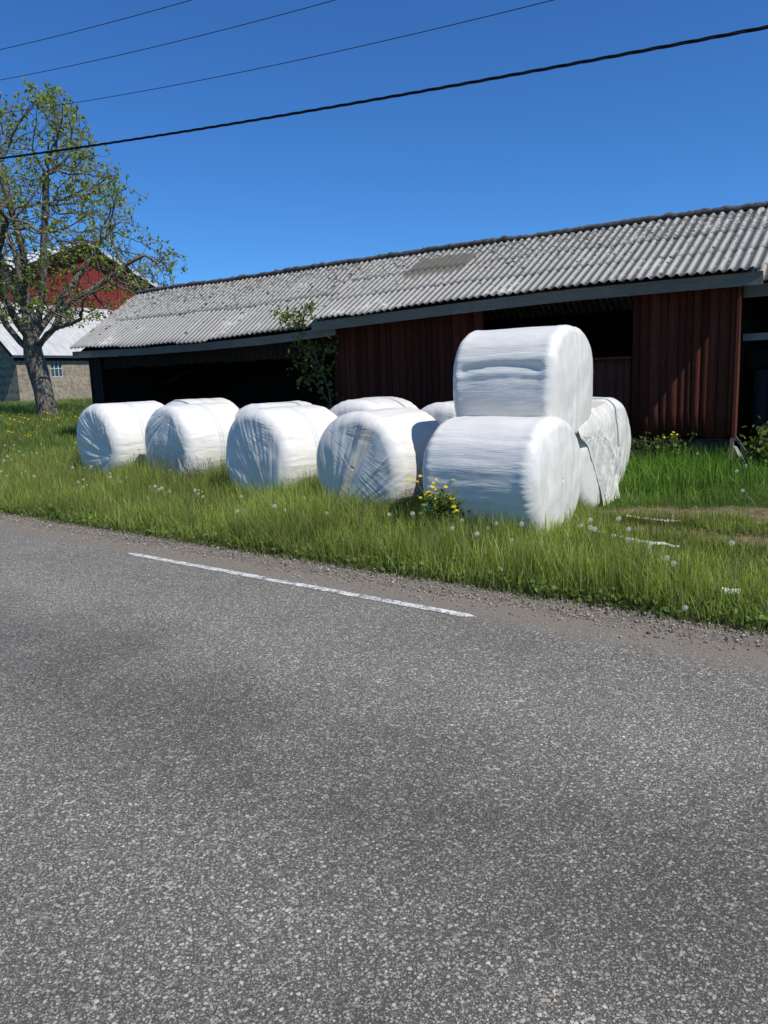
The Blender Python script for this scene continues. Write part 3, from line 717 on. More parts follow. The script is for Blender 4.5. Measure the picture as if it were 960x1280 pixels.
# ------------------------------------------------------------------ trees
def leaf_cloud(pts, dirs, per, size, cols, spread=.1, seed=1, droop=.3, fold=True, wratio=.75):
    """lobed little leaves as two folded quads; returns V, F, tint"""
    r = np.random.default_rng(seed); n = len(pts)*per; P = np.repeat(np.array(pts), per, 0) + r.normal(0, spread, (n, 3))
    D = r.normal(0, 1, (n, 3)); D[:, 2] -= droop; D /= np.linalg.norm(D, axis=1)[:, None]
    Nn = np.cross(D, r.normal(0, 1, (n, 3))); Nn /= np.linalg.norm(Nn, axis=1)[:, None]; S = np.cross(D, Nn)
    L = size*r.uniform(.6, 1.3, n)[:, None]; w = L*wratio*.5
    a = P; b = P + D*L*.45 + S*w + Nn*L*.12; c = P + D*L; d = P + D*L*.45 - S*w + Nn*L*.12; 
    V = np.stack([a, b, c, d], 1).reshape(-1, 3); i = np.arange(n)*4
    F = np.concatenate([np.c_[i, i+1, i+2], np.c_[i, i+2, i+3]]).reshape(-1, 3)
    cols = np.array(cols); ci = cols[r.integers(0, len(cols), n)] * r.uniform(.7, 1.25, (n, 1))
    return V, F, np.repeat(ci, 4, 0)

def grow_tree(skel, attractors, di=1.6, dk=.38, step=.26, iters=70, seed=1):
    pos = [Vector(p) for p, _ in skel]; par = [q for _, q in skel]; att = [Vector(a) for a in attractors]; rnd = random.Random(seed)
    for it in range(iters):
        kd = KDTree(len(pos))
        for i, p in enumerate(pos): kd.insert(p, i)
        kd.balance(); acc = {}; keep = []
        for a in att:
            co, i, d = kd.find(a)
            if d < dk: continue
            keep.append(a)
            if d < di: acc.setdefault(i, []).append((a-pos[i]).normalized())
        att = keep
        if not acc: di *= 1.3; 
        if di > 6 or not att: break
        for i, vs in acc.items():
            v = sum(vs, Vector()); 
            if v.length < .15: continue
            v = v.normalized() + Vector((rnd.gauss(0, .16), rnd.gauss(0, .16), rnd.gauss(0, .16) + .05))
            q = pos[i] + v.normalized()*step
            co, j, d = kd.find(q)
            if d < step*.4: continue
            pos.append(q); par.append(i)
    return pos, par
def tree_mesh(pos, par, tip=.0065, expo=2.35, rmin=None, trunk_r=None):
    n = len(pos); kids = [[] for _ in range(n)]
    for i, p in enumerate(par):
        if p >= 0: kids[p].append(i)
    rad = [0]*n
    for i in range(n-1, -1, -1):
        rad[i] = (sum(rad[k]**expo for k in kids[i]))**(1/expo) if kids[i] else tip
    if trunk_r:
        sc = trunk_r/rad[0]; g = math.log(trunk_r/tip)/math.log(rad[0]/tip)
        rad = [tip*(r_/tip)**g for r_ in rad]
    mb = MB(); 
    # chains
    stack = [(0, None)]; 
    while stack:
        i, pre = stack.pop(); chain = [i]; 
        while kids[chain[-1]]:
            ks = sorted(kids[chain[-1]], key=lambda k: -rad[k]); chain.append(ks[0])
            for o_ in ks[1:]: stack.append((o_, chain[-2]))
        P = ([pos[pre]] if pre is not None else []) + [pos[c] for c in chain]; rr = ([rad[chain[0]]] if pre is not None else []) + [rad[c] for c in chain]
        if len(P) < 2: continue
        mb.tube(P, rr, 10 if rr[0] > .12 else 6 if rr[0] > .03 else 4, cap=False)
    return mb, kids, rad

TX, TY = -11.85, 27.45
def big_tree():
    z0 = ground_z(TX, TY); root = empty('maple_tree', (TX, TY, z0-.1), 0, 'gnarled broad tree with thin spring foliage standing on the left lawn', 'tree')
    sk = [(( .10,0,0),-1), ((.05,0,.5),0), ((-.01,0,1.1),1), ((-.11,0,1.7),2), ((-.20,0,2.3),3), ((-.22,0,2.7),4)]
    def limb(start, P):
        q = start
        for p in P: sk.append((p, q)); q = len(sk)-1
        return q
    limb(4, [(-.55,-.1,2.7), (-.95,-.2,3.3), (-1.15,-.25,3.9), (-1.6,-.3,4.5), (-2.2,-.3,5.1), (-3.0,-.3,5.5)])
    c = limb(5, [(-.25,0,3.3), (-.30,.1,4.0), (-.42,.1,4.8), (-.5,.15,5.6), (-.75,.1,6.5), (-.9,.1,7.5), (-1.0,0,8.4)])
    limb(7+6, [(-.9,.4,4.6), (-1.3,.7,5.6), (-1.8,.9,6.6), (-2.2,1.0,7.8)])
    limb(5, [(-.05,.1,3.2), (.15,.2,4.0), (.35,.2,5.0), (.5,.1,6.0), (.75,.0,7.2), (.85,.0,8.2)])
    limb(14, [(.0,-.4,4.6), (.2,-.9,5.6), (.2,-1.4,6.8), (.1,-1.7,8.)])
    limb(4, [(.15,.05,2.75), (.55,.1,3.15), (.85,.15,3.7), (1.3,.2,4.15), (1.9,.25,4.4), (2.5,.2,4.75), (3.2,.1,5.2), (3.9,.1,5.5)])
    limb(4, [(.1,-.15,2.6), (.45,-.4,2.95), (.95,-.7,3.1), (1.5,-.9,3.2), (2.0,-1.1,3.35)])
    limb(5, [(.0,.5,3.3), (.5,1.1,4.2), (1.2,1.6,5.3), (1.8,2.0,6.4)])
    limb(5, [(-.4,-.5,3.3), (-.5,-1.2,4.2), (-.2,-2.,5.2), (.5,-2.6,6.1)])
    prof = [(3.2, 2.0), (3.8, 3.4), (4.6, 4.4), (5.4, 5.0), (6.3, 4.8), (7.2, 4.1), (8.4, 3.6), (9.6, 2.9), (10.6, 2.5), (11.2, 1.9), (11.6, 1.0)]
    rnd = random.Random(11); A = []
    while len(A) < 10500:
        h = rnd.uniform(3.2, 11.1); rr = lerp_tab(prof, h)*1.13; cx = lerp_tab([(3.2, .9), (5.5, .25), (8.5, -.35), (12, -.95)], h)
        x, y = rnd.uniform(-1, 1), rnd.uniform(-1, 1); q = math.hypot(x, y)*(1 + .30*NZ(math.atan2(y, x)*1.3, h*.55, 4) + .16*NZ(x*3, y*3, h*1.1))
        if q > .93 or q < .25*rnd.random(): continue
        if NZ(x*rr*.6+3, y*rr*.6, h*.6) < -.11: continue     # gaps in the crown
        if rnd.random() > .35 + .65*q: continue
        A.append((cx + x*rr, y*rr*.9, h))
    pos, par = grow_tree(sk, A, 1.3, .20, .17, 80, 4)
    mb, kids, rad = tree_mesh(pos, par, .0078, 2.5, trunk_r=.33)
    V = mb.V
    # knobbly trunk
    for i, v in enumerate(V):
        if v[2] < 3.0:
            k = 1 + .16*NZ(v[0]*5, v[1]*5, v[2]*2.6) + .10*NZ(v[0]*11, v[1]*11, v[2]*6) + .18*sm((.5-v[2])/.5)
            cx = lerp_tab([(0,.10), (.5,.05), (1.1,-.01), (1.7,-.11), (2.3,-.2), (3,-.22)], v[2]); V[i] = (cx+(v[0]-cx)*k, v[1]*k, v[2])
    mb.build('trunk', M['bark'], root, True)
    tips = [i for i in range(len(pos)) if rad[i] < .012 and pos[i].z > 3.3]
    rnd.shuffle(tips); tp = [pos[i] for i in tips if (not kids[i] and (pos[i].z > 5.6 or rnd.random() < .62)) or rnd.random() < .03]
    V, F, T = leaf_cloud([tuple(p) for p in tp], None, 7, .112, [(.19,.255,.038), (.25,.30,.05), (.13,.195,.03), (.29,.31,.065), (.20,.21,.05)], .055, 3)
    np_mesh('crown', V, F, M['leaf'], root, False, T)
    print('tree nodes', len(pos), 'tips', len(tp))
big_tree()

def blob_tree(name, x, y, z, h, rad, label, seed, cols, n=2600, leaf=.35, trunk=.25, group=None):
    root = empty(name, (x, y, z), 0, label, 'tree', group); rnd = random.Random(seed); A = []
    while len(A) < 420:
        p = Vector((rnd.uniform(-1, 1), rnd.uniform(-1, 1), rnd.uniform(-1, 1)))
        if p.length < 1 and NZ(p.x*2, p.y*2, p.z*2+seed) > -.2: A.append((p.x*rad, p.y*rad, h*.58 + p.z*h*.42))
    pos, par = grow_tree([((0,0,-.3), -1), ((0,0,h*.1), 0), ((.05,0,h*.2), 1)], A, h*.5, h*.06, h*.05, 50, seed)
    mb, kids, rr = tree_mesh(pos, par, .02, 2.2, trunk_r=trunk); mb.build('trunk', M['bark'], root, True)
    tp = [tuple(pos[i]) for i in range(len(pos)) if rr[i] < .05]; V, F, T = leaf_cloud(tp, None, max(4, n//max(1, len(tp))), leaf, cols, rad*.09, seed)
    np_mesh('crown', V, F, M['leaf'], root, False, T)
dk = [(.03,.05,.015), (.045,.07,.02), (.06,.085,.02)]
blob_tree('background_tree', -34, 60, 1, 16, 5.5, 'dark green tree behind the far red barn at the left edge', 21, dk, 9000, .5, .4)
blob_tree('background_tree', -42, 74, 1, 17, 6.5, 'taller dark tree furthest away past the red barn', 22, dk, 7000, .6, .4)

# ------------------------------------------------------------------ sapling and shrubs by the barn
def sapling(name, base, stems, leafpts_n, leaf, cols, label, cat, seed, spread=.06, per=6, r0=.018, group=None):
    root = empty(name, base, 0, label, cat, group); mb = MB(); pts = []; rnd = random.Random(seed)
    for S in stems:
        S = [Vector(p) for p in S]; mb.tube(S, [r0*(1-.75*i/(len(S)-1)) for i in range(len(S))], 5)
        for i in range(len(S)-1):
            for _ in range(leafpts_n):
                q = rnd.random(); 
                if i == 0 and rnd.random() < .7: continue
                p = S[i].lerp(S[i+1], q); d = Vector((rnd.gauss(0, 1), rnd.gauss(0, 1), rnd.gauss(0, .7))).normalized()*rnd.uniform(.04, spread*3.2)
                e = p + d; mb.tube([p, (p+e)/2 + Vector((0, 0, .01)), e], [.004, .003, .002], 3, cap=False); pts.append(tuple(e))
    mb.build('stem', M['bark'], root, True)
    V, F, T = leaf_cloud(pts, None, per, leaf, cols, spread, seed); np_mesh('foliage', V, F, M['leaf'], root, False, T)
gl = [(.12,.17,.03), (.17,.21,.04), (.09,.14,.028)]
sb = at_barn(-6.75, -.16, .2); c, q = math.cos(BA), math.sin(BA)
def bv(s, n, z): return (s*c - n*q, s*q + n*c, z)
sapling('sapling', sb, [[(0,0,0), bv(-.05,0,.8), bv(-.22,0,1.5), bv(-.40,-.1,2.0), bv(-.55,-.2,2.45), bv(-.72,-.28,2.78)],
                        [bv(-.22,0,1.5), bv(-.55,0,1.75), bv(-.95,0,1.85)], [bv(-.1,0,1.0), bv(-.45,-.1,1.5), bv(-.85,0,1.55)],
                        [bv(-.3,0,1.75), bv(-.2,0,2.0), bv(.0,-.05,2.1)], [bv(-.3,0,1.7), bv(-.6,-.1,2.05), bv(-.9,-.1,2.15)],
                        [bv(-.55,-.2,2.45), bv(-.38,-.32,2.72), bv(-.12,-.36,2.82)], [bv(-.60,-.22,2.5), bv(-.82,-.3,2.68), bv(-.98,-.32,2.72)]],
        11, .085, gl, 'slender young tree growing up past the eave of the dark barn bay', 'sapling', 5, .06, 4)
sapling('elder_bush', at_barn(.55, -.55, .28), [[(0,0,0), (.02,0,.2), (-.04,0,.42), (-.02,0,.60)], [(0,0,0), (.15,.02,.3), (.22,0,.55)], [(0,0,0), (-.12,.02,.22), (-.18,0,.38)], [(.05,0,.1), (.3,-.1,.25), (.45,-.1,.42)]],
        20, .085, [(.11,.15,.03), (.15,.18,.04), (.09,.13,.03)], 'bright green leafy bush beside the barn corner at the right edge', 'bush', 6, .05, 4, .010)
for i, (s, n, h, lab) in enumerate([(-1.75, -.32, .42, 'leafy weed clump tight against the barn foundation beside the torn bale'), (-1.25, -.36, .40, 'leafy weed clump against the foundation left of the yellow flowered weed'), (-.72, -.34, .40, 'leafy weed clump with a few yellow flowers against the foundation')]):
    b = at_barn(s, n, ground_z(*at_barn(s, n, 0)[:2])); rr = random.Random(40+i)
    sapling('weed_clump', b, [[(rr.uniform(-.15, .15), 0, 0), (rr.uniform(-.2, .2), rr.uniform(-.1, .1), h*.5), (rr.uniform(-.28, .28), rr.uniform(-.1, .1), h*rr.uniform(.8, 1.2))] for _ in range(7)],
            7, .05, [(.07,.11,.025), (.09,.14,.03)], lab, 'weeds', 50+i, .03, 4, .005)

# ------------------------------------------------------------------ grass
foot = [(x, y, R(a), r, L) for x, y, a, r, L in BALES]
def clear_of_bales(X, Y, shrink=.86):
    ok = np.ones(len(X), bool)
    for x, y, a, r, L in foot:
        c, s = math.cos(a), math.sin(a); dx, dy = X-x, Y-y
        ok &= ~((np.abs(dx*c+dy*s) < L/2) & (np.abs(-dx*s+dy*c) < r*.62))
    return ok
def clear_of_barn(X, Y):
    c, s = math.cos(BA), math.sin(BA); dx, dy = X-BX, Y-BY; a = dx*c+dy*s; b = -dx*s+dy*c
    c2, s2 = math.cos(FA), math.sin(FA); ex, ey = X-FX, Y-FY; a2 = ex*c2+ey*s2; b2 = -ex*s2+ey*c2
    return ~((a > -14.2) & (a < 5.5) & (b > .02)) & ~((a2 > -.1) & (a2 < 13) & (b2 > -.05) & (b2 < 20))
def vnoise(X, Y, f, seed):
    # smooth value noise, vectorised
    r = np.random.default_rng(seed); T = r.random((64, 64)); x = X*f; y = Y*f; xi = np.floor(x).astype(int); yi = np.floor(y).astype(int)
    fx, fy = smv(x-xi), smv(y-yi); g = lambda a, b: T[a % 64, b % 64]
    return (g(xi, yi)*(1-fx)+g(xi+1, yi)*fx)*(1-fy) + (g(xi, yi+1)*(1-fx)+g(xi+1, yi+1)*fx)*fy
def blades(name, X, Y, H, Wd, cols, label, seed, lean=.35, dryfrac=.06, kind='stuff', segs=3):
    r = np.random.default_rng(seed); n = len(X); Z = ground_zv(X, Y) - .01
    an = r.uniform(0, 6.283, n); la = r.uniform(0, 6.283, n); le = np.abs(r.normal(0, lean, n))*H; le2 = r.uniform(.3, 1.0, n)
    dx, dy = np.cos(la)*le, np.sin(la)*le; wx, wy = np.cos(an)*Wd/2, np.sin(an)*Wd/2
    V = []; ts = np.linspace(0, 1, segs+1)
    for t in ts[:-1]:
        hz = H*t*(1-.12*t*le2); k = t**1.8; w = (1-t**1.6*.75)
        cx, cy, cz = X+dx*k, Y+dy*k, Z+hz
        V += [np.stack([cx-wx*w, cy-wy*w, cz], 1), np.stack([cx+wx*w, cy+wy*w, cz], 1)]
    V.append(np.stack([X+dx, Y+dy, Z+H*(1-.18*le2*np.clip(le/H, 0, 1))], 1))
    nv = len(V); V = np.stack(V, 1).reshape(-1, 3); b = (np.arange(n)*nv)
    F = []
    for k in range(segs-1):
        a = 2*k; F += [np.c_[b+a, b+a+1, b+a+3], np.c_[b+a, b+a+3, b+a+2]]
    a = 2*(segs-1); F.append(np.c_[b+a, b+a+1, b+a+2]); F = np.concatenate(F)
    cols = np.array(cols); ci = cols[r.integers(0, len(cols), n)]*r.uniform(.7, 1.3, (n, 1))
    pat = (.6*vnoise(X, Y, 1.3, seed+1)+.4*vnoise(X, Y, 4.7, seed+2))[:, None]; ci = ci*(.66+.92*pat)
    dry = r.random(n) < dryfrac; ci[dry] = np.array([.34,.29,.14])*r.uniform(.6, 1.2, (dry.sum(), 1))
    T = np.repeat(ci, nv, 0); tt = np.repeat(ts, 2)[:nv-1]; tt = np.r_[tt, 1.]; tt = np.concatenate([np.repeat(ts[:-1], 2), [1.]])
    T *= (.32+.88*np.tile(tt, n))[:, None]  # blade feet darkened: shade between the blades painted into the tint
    o = np_mesh(name, V, F, M['grass'], None, False, T); meta(o, label, 'grass', kind=kind); return o
G = [(.19,.27,.04), (.24,.325,.05), (.14,.215,.034), (.32,.36,.075), (.21,.27,.055), (.30,.30,.10)]
def sample(n, u0, u1, d0, d1, seed):
    r = np.random.default_rng(seed); u = r.uniform(u0, u1, n); d = r.uniform(d0, d1, n); return u*UX+(d+5.15)*NX, u*UY+(d+5.15)*NY, u, d, r
# verge
X, Y, u, d, r = sample(165000, -14.5, 3.2, -.02, 3.1, 31)
edge = .16*vnoise(u, u*0, 1.6, 5) + .10*vnoise(u, d, 6, 6)
b = bare_v(X, Y); keep = (d > edge-.13) & clear_of_bales(X, Y) & (r.random(len(X)) > b*.93)
# sparser where farther
keep &= r.random(len(X)) < np.clip(9.5/np.hypot(X, Y), .45, 1)
X, Y, u, d, b = X[keep], Y[keep], u[keep], d[keep], b[keep]
H = (.15+.15*vnoise(X, Y, 1.1, 8)+.10*vnoise(X, Y, 5.3, 18))*(.40+.60*smv((d+.1)/.4))*r.uniform(.4, 1.45, len(X)); H *= (1-.72*b)
patch = smv((X-1.9)/.5)*smv((d-.95)/.3); H *= (1-.55*patch); H = np.maximum(H, .03)
tall = np.exp(-((X+2.2)/1.4)**2)*smv((d-1.)/.7); H *= 1+.35*tall
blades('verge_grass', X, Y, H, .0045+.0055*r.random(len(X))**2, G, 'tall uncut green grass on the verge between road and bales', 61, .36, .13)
# fine short turf right at the gravel edge
X, Y, u, d, r = sample(26000, -14.5, 3.2, -.14, .45, 37); keep = r.random(len(X)) < smv((d+.16)/.2); X, Y = X[keep], Y[keep]
blades('low_turf', X, Y, .03+.06*r.random(len(X)), .006+.004*r.random(len(X)), [(.11,.16,.04), (.15,.19,.055), (.09,.13,.035)], 'short matted green at the gravel edge', 62, .8, .15, segs=2)
# yard between the bales and the barn, and the barn's front
X, Y, u, d, r = sample(80000, -16, 4, 2.9, 10., 32); b = bare_v(X, Y)
keep = clear_of_bales(X, Y) & clear_of_barn(X, Y) & (r.random(len(X)) > b*.95) & (X/Y > -.75) & (X/Y < .62); X, Y, b = X[keep], Y[keep], b[keep]
H = (.22+.2*vnoise(X, Y, 1., 9))*r.uniform(.5, 1.2, len(X))*(1-.7*b); H *= np.where((X > 1.5) & (Y < 9.0), .55, 1.)
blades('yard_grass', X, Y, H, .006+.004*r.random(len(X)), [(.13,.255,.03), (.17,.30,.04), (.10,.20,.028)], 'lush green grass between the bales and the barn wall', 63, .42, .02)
# lawn on the left up to the far building
n = 90000; r = np.random.default_rng(33); Y = 12 + 34*r.random(n)**1.5; X = -Y*(.12+.55*r.random(n)) ; d = dist_edge(X, Y)
keep = (d > 1.5) & clear_of_bales(X, Y) & clear_of_barn(X, Y); X, Y = X[keep], Y[keep]
far_ = np.clip((Y-12)/30, 0, 1); H = (.16+.15*vnoise(X, Y, .6, 10))*r.uniform(.5, 1.2, len(X)); H[Y > 27] *= 1.15
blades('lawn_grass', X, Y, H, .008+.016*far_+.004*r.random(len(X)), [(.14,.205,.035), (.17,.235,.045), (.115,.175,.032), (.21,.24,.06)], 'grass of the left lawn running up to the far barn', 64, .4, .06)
# far surroundings beyond view: sparse
# seed-headed stems
def seed_stems():
    r = np.random.default_rng(71); mbv = []; V = []; F = []; T = []
    n = 800; u = r.uniform(-14, 3., n); d = r.uniform(.15, 2.2, n)
    X = u*UX+(d+5.15)*NX; Y = u*UY+(d+5.15)*NY; ok = clear_of_bales(X, Y); X, Y, d = X[ok], Y[ok], d[ok]
    # denser foxtails in front of the two left bales
    m = 150; X = np.r_[X, r.uniform(-3.9, -1.9, m)]; Y2 = r.uniform(0, 1, m); 
    Y = np.r_[Y, np.zeros(m)]; k = len(X)-m; dd = r.uniform(1.3, 2.0, m); Y[k:] = (dd+5.15-.61*X[k:])/.7924; d = np.r_[d, dd]
    ok = clear_of_bales(X, Y); kk = np.arange(len(X)) >= k; X, Y, kk = X[ok], Y[ok], kk[ok]
    for x, y, fx in zip(X, Y, kk):
        h = r.uniform(.26, .42) if not fx else r.uniform(.38, .58); z = ground_z(x, y); la = r.uniform(0, 6.28); l = r.uniform(0, .08)
        dx, dy = math.cos(la)*l, math.sin(la)*l; w = .0014; b = len(V); red = r.random() < .45
        cs = (.16,.085,.055) if red else (.15,.15,.06); ch = (.17,.12,.085) if red else (.20,.19,.10)
        hl = r.uniform(.03, .06) if not fx else r.uniform(.05, .075); hw = .0035 if not fx else .005
        for a in (0, 1.57):
            cx, cy = math.cos(a), math.sin(a); b = len(V)
            V += [(x-cx*w, y-cy*w, z), (x+cx*w, y+cy*w, z), (x+dx*.6+cx*w, y+dy*.6+cy*w, z+h-hl), (x+dx*.6-cx*w, y+dy*.6-cy*w, z+h-hl)]; T += [cs]*4; F.append((b, b+1, b+2, b+3))
            b = len(V); mx, my = x+dx*.8, y+dy*.8
            V += [(x+dx*.6, y+dy*.6, z+h-hl), (mx+cx*hw, my+cy*hw, z+h-hl*.55), (x+dx, y+dy, z+h), (mx-cx*hw, my-cy*hw, z+h-hl*.55)]; T += [ch]*4; F.append((b, b+1, b+2, b+3))
    o = np_mesh('seed_head_grass', np.array(V), np.array(F), M['grass'], None, False, np.array(T)); meta(o, 'thin reddish and straw seed head stems in the verge', 'grass', kind='stuff')
seed_stems()
# broad low weed leaves in the verge foot
def weeds():
    r = np.random.default_rng(77); n = 2600; u = r.uniform(-13, 3, n); d = np.abs(r.normal(0, .42, n))+.0; X = u*UX+(d+5.15)*NX; Y = u*UY+(d+5.15)*NY
    pts = np.c_[X, Y, ground_zv(X, Y)+.02+.04*r.random(n)]; V, F, T = leaf_cloud(pts, None, 5, .045, [(.12,.18,.035), (.16,.22,.05)], .035, 9, -.2)
    o = np_mesh('verge_weeds', V, F, M['leaf'], None, False, T); meta(o, 'small broad leaved weeds at the foot of the verge', 'ground cover', kind='stuff')
weeds()
# straw on the bare soil
def straw():
    r = np.random.default_rng(78); V = []; F = []; T = []
    for cx, cy, ra, rb, an in BARE[:5]:
        for _ in range(420):
            a = r.uniform(0, 6.28); q = math.sqrt(r.random())*1.15; lx, ly = math.cos(a)*q*ra, math.sin(a)*q*rb; c, s = math.cos(R(an)), math.sin(R(an))
            x, y = cx+lx*c-ly*s, cy+lx*s+ly*c; z = ground_z(x, y)+r.uniform(.004, .03); d = r.uniform(0, 3.14); l = r.uniform(.02, .07); ex, ey = math.cos(d)*l, math.sin(d)*l; w = .0016; b = len(V)
            zz = r.uniform(-.004, .02); V += [(x-ey/l*w, y+ex/l*w, z), (x+ey/l*w, y-ex/l*w, z), (x+ex+ey/l*w, y+ey-ex/l*w, z+zz), (x+ex-ey/l*w, y+ey+ex/l*w, z+zz)]; F.append((b, b+1, b+2, b+3)); g = r.uniform(.5, 1.3); T += [(.38*g, .30*g, .16*g)]*4
    o = np_mesh('straw', np.array(V), np.array(F), M['grass'], None, False, np.array(T)); meta(o, 'dry yellow straw strewn over the bare brown soil', 'straw', kind='stuff')
straw()

# ------------------------------------------------------------------ dandelion clocks, yellow flowers
def tint_attr(o, c):
    a = o.data.attributes.new('tint', 'FLOAT_COLOR', 'POINT'); a.data.foreach_set('color', [*c, 1]*len(o.data.vertices))
def dandelion_proto():
    root = empty('dandelion_clock', (0, 0, 0)); mb = MB(); mb.tube([(0,0,0), (.008,.004,.16), (.004,0,.30)], [.0028,.0025,.002], 5); mb.build('stem', M['stem'], root, True)
    mb = MB(); r = random.Random(3); C = Vector((.004, 0, .315)); R0 = .0215
    for k in range(64):
        z = 1-2*(k+.5)/64; a = k*2.39996; q = math.sqrt(1-z*z); D = Vector((q*math.cos(a), q*math.sin(a), z)); S = D.orthogonal().normalized(); W = D.cross(S); p = C + D*R0; w = .0007
        mb.add([C+S*w, C-S*w, p-S*w*.4, p+S*w*.4], [(0,1,2,3)])
        for m in range(4):
            an = m*math.pi/4+k; E = S*math.cos(an)+W*math.sin(an); Fp = D.cross(E)
            mb.add([p-E*.0038-Fp*.0005-D*-.001, p-E*.0038+Fp*.0005+D*.001, p+E*.0038+Fp*.0005+D*.001, p+E*.0038-Fp*.0005+D*.001], [(0,1,2,3)])
    o = mb.build('seed_head', M['fuzz'], root); tint_attr(o, (.74,.73,.68))
    mb = MB(); mb.tube([C-Vector((0,0,.007)), C-Vector((0,0,.003)), C+Vector((0,0,.003)), C+Vector((0,0,.006))], [.002,.0055,.005,.001], 8); o = mb.build('core', M['stem'], root); tint_attr(o, (.30,.25,.18))
    return root
def copy_tree(o, parent=None):
    c = o.copy(); COL.objects.link(c)
    if parent: c.parent = parent
    for ch in list(o.children): copy_tree(ch, c)
    return c
SPOTS = [(-4.81, 12.32), (-4.77, 12.88), (-4.11, 11.51), (-3.71, 11.06), (-3.88, 10.92), (-4.24, 12.17), (-3.15, 10.35), (-2.98, 9.94), (-2.33, 9.49), (-2.17, 9.25), (-1.64, 8.92), (-0.79, 8.88), (-1.13, 8.13), (-1.09, 8.27), (-0.58, 7.88), (0.93, 6.91), (1.03, 6.88), (1.17, 6.65), (0.31, 7.34), (0.05, 7.53), (0.83, 6.47), (2.06, 6.37), (2.07, 5.39), (1.85, 4.47), (1.81, 6.75), (1.76, 6.42), (1.8, 6.37), (1.7, 6.57), (2.01, 6.08), (2.58, 5.67), (2.06, 5.43), (-6.75, 14.84), (-6.76, 15.43), (-6.38, 13.44), (-6.29, 14.57), (-6.09, 15.22), (-5.86, 12.56), (-7.18, 15.12), (-5.55, 13.07), (-7.04, 15.92), (-7.73, 15.76), (-7.82, 16.31), (-6.07, 15.08), (-5.29, 14.24), (-5.25, 14.47), (-4.94, 12.06), (-5.98, 12.22), (4.09, 8.87), (3.73, 7.86), (2.1, 5.9), (1.08, 6.4), (0.64, 6.76), (-0.91, 8.7), (-1.54, 8.11), (-2.79, 9.96), (0.72, 7.2), (2.06, 6.61), (2.09, 6.0), (4.26, 10.38)]
dp = dandelion_proto(); rnd = random.Random(9)
while len(SPOTS) < 96:
    u_, d_ = rnd.uniform(-14, -7.5), rnd.uniform(.5, 3.6); SPOTS.append(road_xy(u_, d_))
for i, (x, y) in enumerate(SPOTS):
    o = dp if i == 0 else copy_tree(dp); k = rnd.uniform(.72, 1.08)
    o.location = (x, y, ground_z(x, y)); o.rotation_euler = (rnd.uniform(-.15, .15), rnd.uniform(-.15, .15), rnd.uniform(0, 6.28)); o.scale = (k, k, k)
    meta(o, 'round white dandelion seed head on a thin stem in the grass', 'dandelion', 'dandelion clocks in the roadside grass')

def flower_head(mb, C, r, rows=1, n=9, tilt=(0, 0)):
    C = Vector(C); A = Vector((tilt[0], tilt[1], 1)).normalized(); S = A.orthogonal().normalized(); W = A.cross(S)
    for row in range(rows):
        for k in range(n):
            a = 2*math.pi*(k + .5*row)/n; D = (S*math.cos(a)+W*math.sin(a)); E_ = A.cross(D); q = r*(1-.3*row)
            mb.add([C, C+D*q*.6+E_*q*.26+A*r*.12*(row+1), C+D*q+A*r*(.2+.25*row), C+D*q*.6-E_*q*.26+A*r*.12*(row+1)], [(0,1,2,3)])
def yellow_proto():
    root = empty('buttercup', (0, 0, 0)); mb = MB(); mb.tube([(0,0,0), (.01,0,.14), (0,.01,.27)], [.002,.0018,.0012], 4)
    mb.tube([(.01,0,.14), (.04,.02,.2), (.05,.03,.25)], [.0015,.0012,.001], 4); mb.build('stem', M['stem'], root, True)
    for C in ((0,.01,.272), (.05,.03,.252)):
        mb = MB(); flower_head(mb, C, .017, 2, 6, (.3, -.5)); o = mb.build('flower', M['petal'], root); tint_attr(o, (.75,.56,.02))
    return root
yp = yellow_proto(); ys = [(-1.95, 8.55), (-2.35, 9.7), (.25, 8.33)]
while len(ys) < 74: 
    q = rnd.random(); ys.append((rnd.gauss(-9.3, .95), rnd.gauss(21.9, 1.2)) if q < .8 else (rnd.uniform(-9.5, -6.5), rnd.uniform(15, 21)))
for i, (x, y) in enumerate(ys):
    o = yp if i == 0 else copy_tree(yp); k = rnd.uniform(.8, 1.15) * (1.5 if y > 14 else 1)
    o.location = (x, y, ground_z(x, y)); o.rotation_euler = (0, 0, rnd.uniform(0, 6.28)); o.scale = (k, k, k)
    if i < 3: meta(o, ['lone small yellow flower low in the verge below the streaked bale', 'small yellow flower at the foot of the tall seed heads', 'small yellow flower at the foot of the brown folded bale'][i], 'flower', 'buttercups in the grass')
    else: meta(o, 'small yellow buttercup on the left lawn', 'flower', 'buttercups in the grass')

